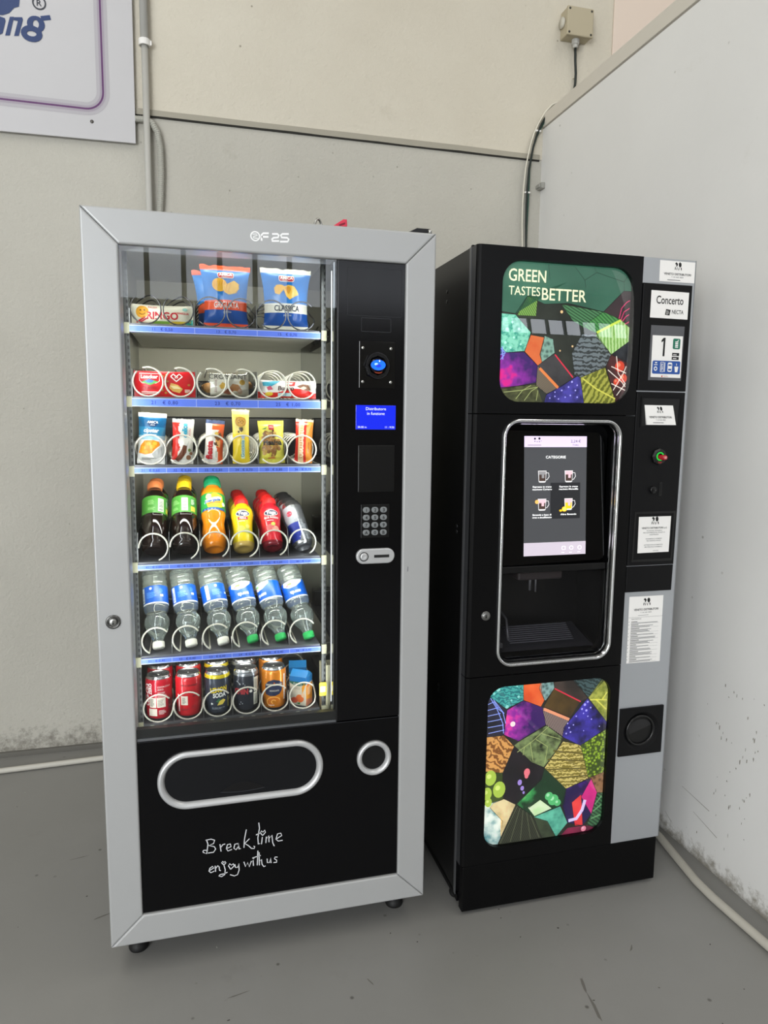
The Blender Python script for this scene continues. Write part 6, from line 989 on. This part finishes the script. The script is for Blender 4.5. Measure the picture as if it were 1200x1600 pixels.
def mug(cx, z, mi, top, lemon=False):
    w = .0125
    b.poly([(cx-w, z+.032), (cx+w, z+.032), (cx+w*.85, z+.002), (cx+w*.6, z), (cx-w*.6, z), (cx-w*.85, z+.002)], s2, 7); b.poly([(cx-w*.80, z+.022), (cx+w*.80, z+.022), (cx+w*.75, z+.004), (cx-w*.75, z+.004)], s3, mi); b.poly([(cx-w*.86, z+.0305), (cx+w*.86, z+.0305), (cx+w*.80, z+.020), (cx-w*.80, z+.020)], s3, top); b.rect(cx-w*.15, cx+w*.45, z+.012, z+.026, s4, top)
    b.line([(cx+w*.95, z+.026), (cx+w*1.5, z+.026), (cx+w*1.65, z+.016), (cx+w*1.2, z+.008), (cx+w*.85, z+.007)], .0018, s2, 7)
    if lemon: b.disc(cx-w*1.0, z+.003, .0080, s4, 9, .0070); b.disc(cx-w*1.0, z+.003, .0060, smap(.0026), 10, .0052); b.disc(cx-w*1.9, z-.001, .0045, s4, 9, .003)
for cx, z, mi, tp, le, t1, t2 in ((.285, 1.2230, 8, 11, 0, 'Espresso in grano', 'macinato Cortaro'), (.71, 1.2230, 8, 12, 0, 'Espresso in grano', 'macinato Monedilla'), (.285, 1.1470, 8, 12, 0, 'Bevande a base di', 'orzo e decaffeinato'), (.71, 1.1470, 9, 12, 1, 'Altre Bevande', '')):
    mug(xl+W*cx, z, mi, tp, le); b.text(t1, .0045, shift(s3, xl+W*cx, z-.0135), 4, bold=.02, w=.056 if t2 else .048)
    if t2: b.text(t2, .0045, shift(s3, xl+W*cx, z-.0205), 4, bold=.02, w=.058)
b.disc(xl+W*.20, 1.171, .0055, s4, 13)
for k, x in enumerate((.64, .765, .90)):
    x = xl+W*x; b.line(rrect(x-.005, x+.005, 1.0385, 1.0475, .002, 3) if k == 0 else [(x+.0055*math.cos(2*PI*i/14), 1.043+.005*math.sin(2*PI*i/14)) for i in range(14)], .0012, s2, 4, True); fine(b, x-.007, x+.007, 1.0300, 1.0322, 1, s2, 4)
E = lambda n_, c, e: mat('screen_' + n_, c, .25, emit=c, es=e)
obj('screen_picture', b, [E('grey', '#47484b', .50), E('header', '#dccde8', .62), E('footer', '#c2b8c4', .54), E('tile', '#2b2c2f', .35), E('white', '#f4f4f4', .85), E('lilac', '#54465e', .12), E('ink', '#2c2830', .2), E('mug', '#d6d4d4', .7), E('coffee', '#4a3a34', .4), E('lemon', '#f0b81e', .8), E('lemonlight', '#f6d860', .8), E('steam', '#8c8a8c', .6), E('pink', '#d8b4bc', .7), E('biscuit', '#e4b060', .7)], ts)
b = MB(); b.box(1.013, 1.335, .016, .060, .978, .998, 0, bev=.003); obj('screen_shelf', b, mat('shelf_black', '#0d0d0e', .3), md_)
b = MB(); b.add([(1.02, .05, .748), (1.33, .05, .748), (1.33, .165, .765), (1.02, .165, .765), (1.03, .062, .757), (1.32, .062, .757), (1.30, .13, .798), (1.05, .13, .798)], [(0, 1, 2, 3), (4, 5, 6, 7), (0, 1, 5, 4), (1, 2, 6, 5), (2, 3, 7, 6), (3, 0, 4, 7)], 0)
for k in range(9): b.box(1.075, 1.275, .070 + .006*k, .0725 + .006*k, .764 + .0040*k, .767 + .0040*k, 1)
obj('drip_tray', b, [mat('tray_black', '#242428', .2), mat('tray_rib', '#4a4a50', .25)], md_)
b = MB(); b.tube([(1.150, .11, .985), (1.150, .11, .905)], .004, 10, 0); b.tube([(1.168, .11, .985), (1.168, .11, .900)], .003, 10, 0); b.box(1.10, 1.24, .085, .150, .940, .985, 1, bev=.006); obj('spout', b, [mat('spout_steel', '#a5a5a8', .2, .7), mat('spout_housing', '#3a3434', .3)], md_)
b = MB(); b.tube([(1.075, .08, .76), (1.085, .12, .82), (1.070, .15, .85), (1.02, .15, .85)], .004, 8, 0); b.box(1.02, 1.05, .06, .09, .755, .770, 0, bev=.003); obj('cup_guide', b, mat('guide_grey', '#5a5a5e', .25, .3), md_)
pane_mat('bay_door_glass', (.92, .92, .93, 1), 1.45, .35); obj('bay_door', MB().box(1.0185, 1.3300, .0120, .0150, .7450, .977), MATS['bay_door_glass'], md_)

# payment column
pc = obj('payment_column', MB().box(XS, XB, .002, .045, .1500, 1.8230, 0, bev=.0015), m_panelsil, cm_)
obj('side_trim', MB().box(XB-.0005, XB+.0035, .004, .045, .150, 1.823), mat('side_silver', '#8d9092', .35, .5), cm_)
b = MB().prism([(1.3900, 1.756), (1.5415, 1.756), (1.5415, 1.4735), (1.3900, 1.4735)], -.004, .004, 0, bev=.002); tp_ = obj('reader_housing', b, m_hbox, cm_)
b = MB().prism([(1.3900, 1.4700), (1.5418, 1.4700), (1.5395, .9880), (1.3900, .9880)], -.003, .004, 0, bev=.002); bx = obj('payment_housing', b, m_hbox, cm_)
obj('blank_housing', MB().prism([(1.3900, .9860), (1.5395, .9860), (1.5385, .9120), (1.3900, .9120)], -.002, .004, 0, bev=.002), m_hbox, cm_)
def lions(b, cx, z, s, mp, m):
    for P in ([(-.34, .30), (-.20, .46), (-.02, .30), (-.06, .10), (-.22, .02), (-.16, .18)], [(.06, .34), (.20, .48), (.36, .36), (.38, .12), (.26, -.02), (.10, .08)], [(-.32, -.02), (-.22, .0), (-.26, -.24), (-.34, -.26)], [(-.10, -.02), (-.04, .02), (-.08, -.26), (-.16, -.26)], [(.10, -.04), (.16, -.02), (.14, -.28), (.06, -.26)], [(.30, -.04), (.40, .0), (.44, -.26), (.36, -.26)]):
        b.poly([(cx+x*s, z+y*s) for x, y in P], mp, m)
def sticker(name, parent, P, y, body, mats=None):
    b = MB().prism(P, y, y+.0006, 0); body(b, fmap(0, 0, y-.0004)); return obj(name, b, mats or [m_paper, m_ink_k, mat('ink_soft', '#77787a', .6)], parent)
def st_small(cx, z0, w, h):
    def f(b, mp): lions(b, cx, z0+h*.72, w*.26, mp, 1); b.text('VENETO DISTRIBUTORI', h*.10, shift(mp, cx, z0+h*.33), 1, bold=.02, w=w*.78); b.text('T. 04 9681 8083', h*.07, shift(mp, cx, z0+h*.20), 2, w=w*.34); fine(b, cx-w*.28, cx+w*.28, z0+h*.07, z0+h*.14, 1, mp, 2)
    return f
sticker('company_sticker', pc, [(1.4400, 1.7633), (1.5492, 1.7633), (1.5492, 1.8176), (1.4392, 1.8176)], .0010, st_small(1.495, 1.7633, .109, .054))
def f1(b, mp): b.text('Concerto', .0205, shift(mp, 1.4725, 1.7040), 1, bold=.012, w=.084); b.text('NECTA', .0105, shift(mp, 1.4805, 1.6790), 1, 'l', bold=.01, w=.036); b.poly([(1.4620, 1.6905), (1.4760, 1.6890), (1.4735, 1.6740), (1.4590, 1.6755)], mp, 1); fine(b, 1.462, 1.472, 1.677, 1.688, 4, lambda u, v: (u, -.0060, v), 0, .3)
sticker('name_sticker', tp_, [(1.4140, 1.6665), (1.5308, 1.6658), (1.5311, 1.7368), (1.4140, 1.7377)], -.0050, f1)
obj('reader_window', MB().prism([(1.4196, 1.5015), (1.5230, 1.5015), (1.5240, 1.6470), (1.4196, 1.6470)], -.0048, -.003, 0), mat('window_grey', '#55565a', .2), tp_)
def f2(b, mp):
    b.add([mp(*q_) for q_ in ((1.4590, 1.5660), (1.4650, 1.5660), (1.4655, 1.6150), (1.4600, 1.6150), (1.4530, 1.6080), (1.4535, 1.6025), (1.4596, 1.6065))], [(0, 1, 2, 3, 6), (3, 4, 5, 6)], 1); b.poly(rrect(1.4895, 1.5125, 1.5860, 1.6140, .004, 4), mp, 2)
    m2 = lambda u, v: (u, -.0062, v)
    for k in range(4): b.rect(1.4965, 1.5060, 1.5900+.0045*k, 1.5930+.0045*k, m2, 0)
    b.line([(1.503, 1.606), (1.507, 1.611)], .002, m2, 0); b.rect(1.4890, 1.5110, 1.5680, 1.5760, mp, 1); b.rect(1.4885, 1.5105, 1.5575, 1.5655, mp, 1); fine(b, 1.492, 1.509, 1.570, 1.574, 1, m2, 0); fine(b, 1.492, 1.509, 1.560, 1.564, 1, m2, 0)
    b.poly(rrect(1.4295, 1.5170, 1.5190, 1.5540, .004, 4), mp, 3)
    b.poly([(1.4375+.0055*math.cos(2*PI*i/14)+.002, 1.5325+.006*math.sin(2*PI*i/14)) for i in range(14)], m2, 0); b.disc(1.4395, 1.5325, .003, lambda u, v: (u, -.0066, v), 3); b.rect(1.4345, 1.4450, 1.5420, 1.5440, m2, 0); b.rect(1.437, 1.4435, 1.547, 1.550, m2, 0)
    b.line(rrect(1.4545, 1.4645, 1.5245, 1.5500, .001, 2), .0012, m2, 0, True); fine(b, 1.456, 1.463, 1.528, 1.548, 5, m2, 0, .5); b.rect(1.467, 1.4690, 1.5245, 1.5500, m2, 0)
    b.poly(rrect(1.4770, 1.4910, 1.5250, 1.5500, .004, 4), m2, 0); b.rect(1.4790, 1.4890, 1.5285, 1.5330, lambda u, v: (u, -.0066, v), 3); b.rect(1.4790, 1.4890, 1.5410, 1.5450, lambda u, v: (u, -.0066, v), 3)
    b.poly([(1.4985, 1.5395), (1.5110, 1.5395), (1.5085, 1.5245), (1.5010, 1.5245)], m2, 0); b.line([(1.5045, 1.548), (1.505, 1.542)], .0015, m2, 0); fine(b, 1.459, 1.488, 1.5155, 1.5165, 1, mp, 4); b.disc(1.461, 1.5125, .0022, mp, 5); fine(b, 1.466, 1.488, 1.5118, 1.5132, 1, mp, 5)
sticker('payment_card', tp_, [(1.4262, 1.5098), (1.5200, 1.5092), (1.5200, 1.6208), (1.4254, 1.6205)], -.0056, f2, [m_paper, m_ink_k, mat('app_green', '#1f6f58', .5), mat('app_blue', '#27509a', .5), mat('ink_soft', '#77787a', .6), mat('ink_red', '#c8402c', .5)])
# note recess with a sloped sticker
rc = MB(); rc.ring([(1.4030, 1.3740), (1.5280, 1.3740), (1.5280, 1.4570), (1.4030, 1.4570)], [(1.4080, 1.3785), (1.5220, 1.3785), (1.5260, 1.4530), (1.4080, 1.4530)], -.0045, -.002, 0); rc.rect(1.4080, 1.5260, 1.3785, 1.4530, fmap(0, 0, -.0034), 1)
rc = obj('note_recess', rc, [m_hbox, m_blackmat], bx)
b = MB(); V = [(1.4140, -.0040, 1.4345), (1.5035, -.0040, 1.4345), (1.5135, -.0085, 1.3812), (1.4218, -.0085, 1.3812)]; b.add(V + [(x, -.0034, z) for x, y, z in V], [(0, 1, 2, 3), (4, 5, 6, 7), (0, 1, 5, 4), (1, 2, 6, 5), (2, 3, 7, 6), (3, 0, 4, 7)], 0)
st_small(1.4628, 1.3825, .091, .052)(b, lambda u, v: (u + (1.408-v)*.15*1.0, -.0046 - .0845*(1.4345-v), v)); obj('sloped_sticker', b, [m_paper, m_ink_k, mat('ink_soft', '#77787a', .6)], rc)
b = MB(); ycyl(b, 1.4665, 1.2947, [(.0235, -.002), (.0225, -.010), (.0170, -.013), (.0125, -.013), (.0115, -.006), (0, -.006)], 0, 8, False); kr_ = obj('key_reader', b, mat('reader_body', '#0b0b0c', .3), bx)
b = MB(); b.ring(yhole(1.4662, 1.2952, .0120, 20), yhole(1.4662, 1.2952, .0085, 20), -.0142, -.0125, 0); obj('ready_ring', b, mat('glow_green', '#1fae3c', .3, emit='#18c038', es=.55), kr_)
b = MB(); ycyl(b, 1.4690, 1.2925, [(.0075, -.008), (.0072, -.024), (.0062, -.026), (0, -.026)], 0, 14); b.box(1.464, 1.4705, -.0285, -.026, 1.289, 1.296, 1, bev=.001); b.v = [(x + max(0, -y-.010)*.35, y, z) for x, y, z in b.v]; obj('key_fob', b, [mat('fob_red', '#a81c2a', .2), mat('fob_clear', '#d48a8a', .15)], kr_)
b = MB(); b.poly([(1.459, 1.2805), (1.474, 1.2805), (1.471, 1.2765), (1.462, 1.2765)], fmap(0, 0, -.0133), 0); obj('stop_light', b, mat('glow_red', '#6a1a14', .3, emit='#7a1e16', es=.35), kr_)
b = MB(); ycyl(b, 1.4560, 1.2020, [(.0105, -.002), (.0100, -.009), (.0080, -.010), (0, -.0095)], 0, 20); b.poly([(1.458, 1.2015), (1.461, 1.2030), (1.461, 1.2000)], fmap(0, 0, -.0112), 1); obj('return_button', b, [mat('button_black', '#08080a', .25), mat('button_glint', '#5a5a5c', .3)], bx)
b = MB().box(1.4760, 1.4850, -.0042, -.002, 1.1850, 1.2230, 0); b.box(1.4790, 1.4820, -.0048, -.0040, 1.1880, 1.2200, 1); obj('coin_slot', b, [mat('slot_frame', '#0c0c0d', .3), mat('slot_deep', '#000000', .8)], bx)
b = MB().ring([(1.4010, .9990), (1.5330, .9990), (1.5350, 1.1410), (1.4030, 1.1410)], [(1.4070, 1.0060), (1.5270, 1.0060), (1.5285, 1.1350), (1.4090, 1.1350)], -.0038, -.002, 0); obj('notice_frame', b, mat('frame_black', '#0a0a0b', .3), bx)
def f3(b, mp):
    lions(b, 1.468, 1.1130, .030, mp, 1); b.text('VENETO DISTRIBUTORI s.r.l.', .0048, shift(mp, 1.468, 1.0925), 1, bold=.02, w=.082)
    for k, (t_, w) in enumerate((('Via Kennedy, 36 Brogliano', .05), ('PER INFORMAZIONI, GUASTI O', .07), ('ASSISTENZA', .03), ('', 0), ('CHIAMARE IL NUMERO', .052), ('DEL NOSTRO UFFICIO', .046), ('', 0), ('DISTRIBUTORE AUTOMATICO', .06), ('MATRICOLA NUMERO', .056))):
        if t_: b.text(t_, .0030, shift(mp, 1.468, 1.0860 - .0058*k), 2, bold=.015, w=w)
    b.text('GRAZIE', .0030, shift(mp, 1.476, 1.0285), 2, w=.018)
sticker('notice_sticker', bx, [(1.4185, 1.0243), (1.5192, 1.0250), (1.5200, 1.1269), (1.4168, 1.1267)], -.0046, f3)
def f4(b, mp):
    lions(b, 1.4615, .8790, .030, mp, 1); b.text('VENETO DISTRIBUTORI', .0058, shift(mp, 1.4615, .8565), 1, bold=.02, w=.080); b.text('T. 04 9681 8083', .0036, shift(mp, 1.4615, .8490), 2, w=.036); fine(b, 1.436, 1.488, .8420, .8440, 1, mp, 2); b.rect(1.4062, 1.5165, .8370, .8376, mp, 2); b.text('CARATTERISTICHE', .0030, shift(mp, 1.4150, .8310), 1, 'l', w=.032)
    z = .826
    for k in range(11):
        b.rect(1.4075, 1.4090, z-.0022, z, mp, 2); b.rect(1.4150, 1.4150+.020+.004*(k % 3), z-.0022, z-.0006, mp, 1); n_ = 1 + (k*7) % 3
        fine(b, 1.4150, 1.5030, z-.0035-.0026*n_, z-.0030, n_, mp, 2, .5, k+2); z -= .0062 + .0026*n_
        b.rect(1.4120, 1.5060, z+.0012, z+.0016, mp, 2)
        if z < .711: break
sticker('terms_sticker', pc, [(1.4073, .7028), (1.5172, .7016), (1.5158, .8976), (1.4051, .8981)], .0010, f4)
# change cup
b = MB(); o = 48; R_o = [(1.4665 + .066*math.cos(2*PI*i/o)*1.0, .4955 + .066*math.sin(2*PI*i/o)) for i in range(o)]
sq = []
for i in range(o):
    a = 2*PI*i/o; c, s = math.cos(a), math.sin(a); k = 1/max(abs(c), abs(s)); sq.append((1.4663 + .0714*c*k, .4957 + .0722*s*k))
b.ring(sq, [(1.4663 + .058*math.cos(2*PI*i/o), .4957 + .058*math.sin(2*PI*i/o)) for i in range(o)], -.004, .002, 0)
I1 = [(1.4663 + .058*math.cos(2*PI*i/o), -.004, .4957 + .058*math.sin(2*PI*i/o)) for i in range(o)]; I2 = [(1.4640 + .047*math.cos(2*PI*i/o), .0012, .4975 + .047*math.sin(2*PI*i/o)) for i in range(o)]
b.add(I1 + I2, [(i, (i+1) % o, o+(i+1) % o, o+i) for i in range(o)], 0, True)
cp_ = obj('change_cup', b, m_hbox, cm_)
b = MB().sweep([(1.4640 + .043*math.cos(t), .4975 + .043*math.sin(t), math.cos(t), math.sin(t)) for t in [2*PI*i/44 for i in range(44)]], [(.005, .0013), (.004, -.004), (.001, -.006), (-.002, -.004), (-.004, .0013)]); obj('cup_ring', b, mat('ring_black', '#151516', .25), cp_)
b = MB(); b.disc(1.4640, .4975, .0395, fmap(0, 0, .0010), 0, n=32); b.poly([(1.4640 + .038*math.cos(PI*.10 + PI*1.05*i/20), .5010 + .030*math.sin(PI*.10 + PI*1.05*i/20)) for i in range(21)], fmap(0, 0, -.0002), 1); obj('cup_flap', b, [mat('cup_deep', '#030303', .6), mat('cup_flap_black', '#19191b', .3)], cp_)
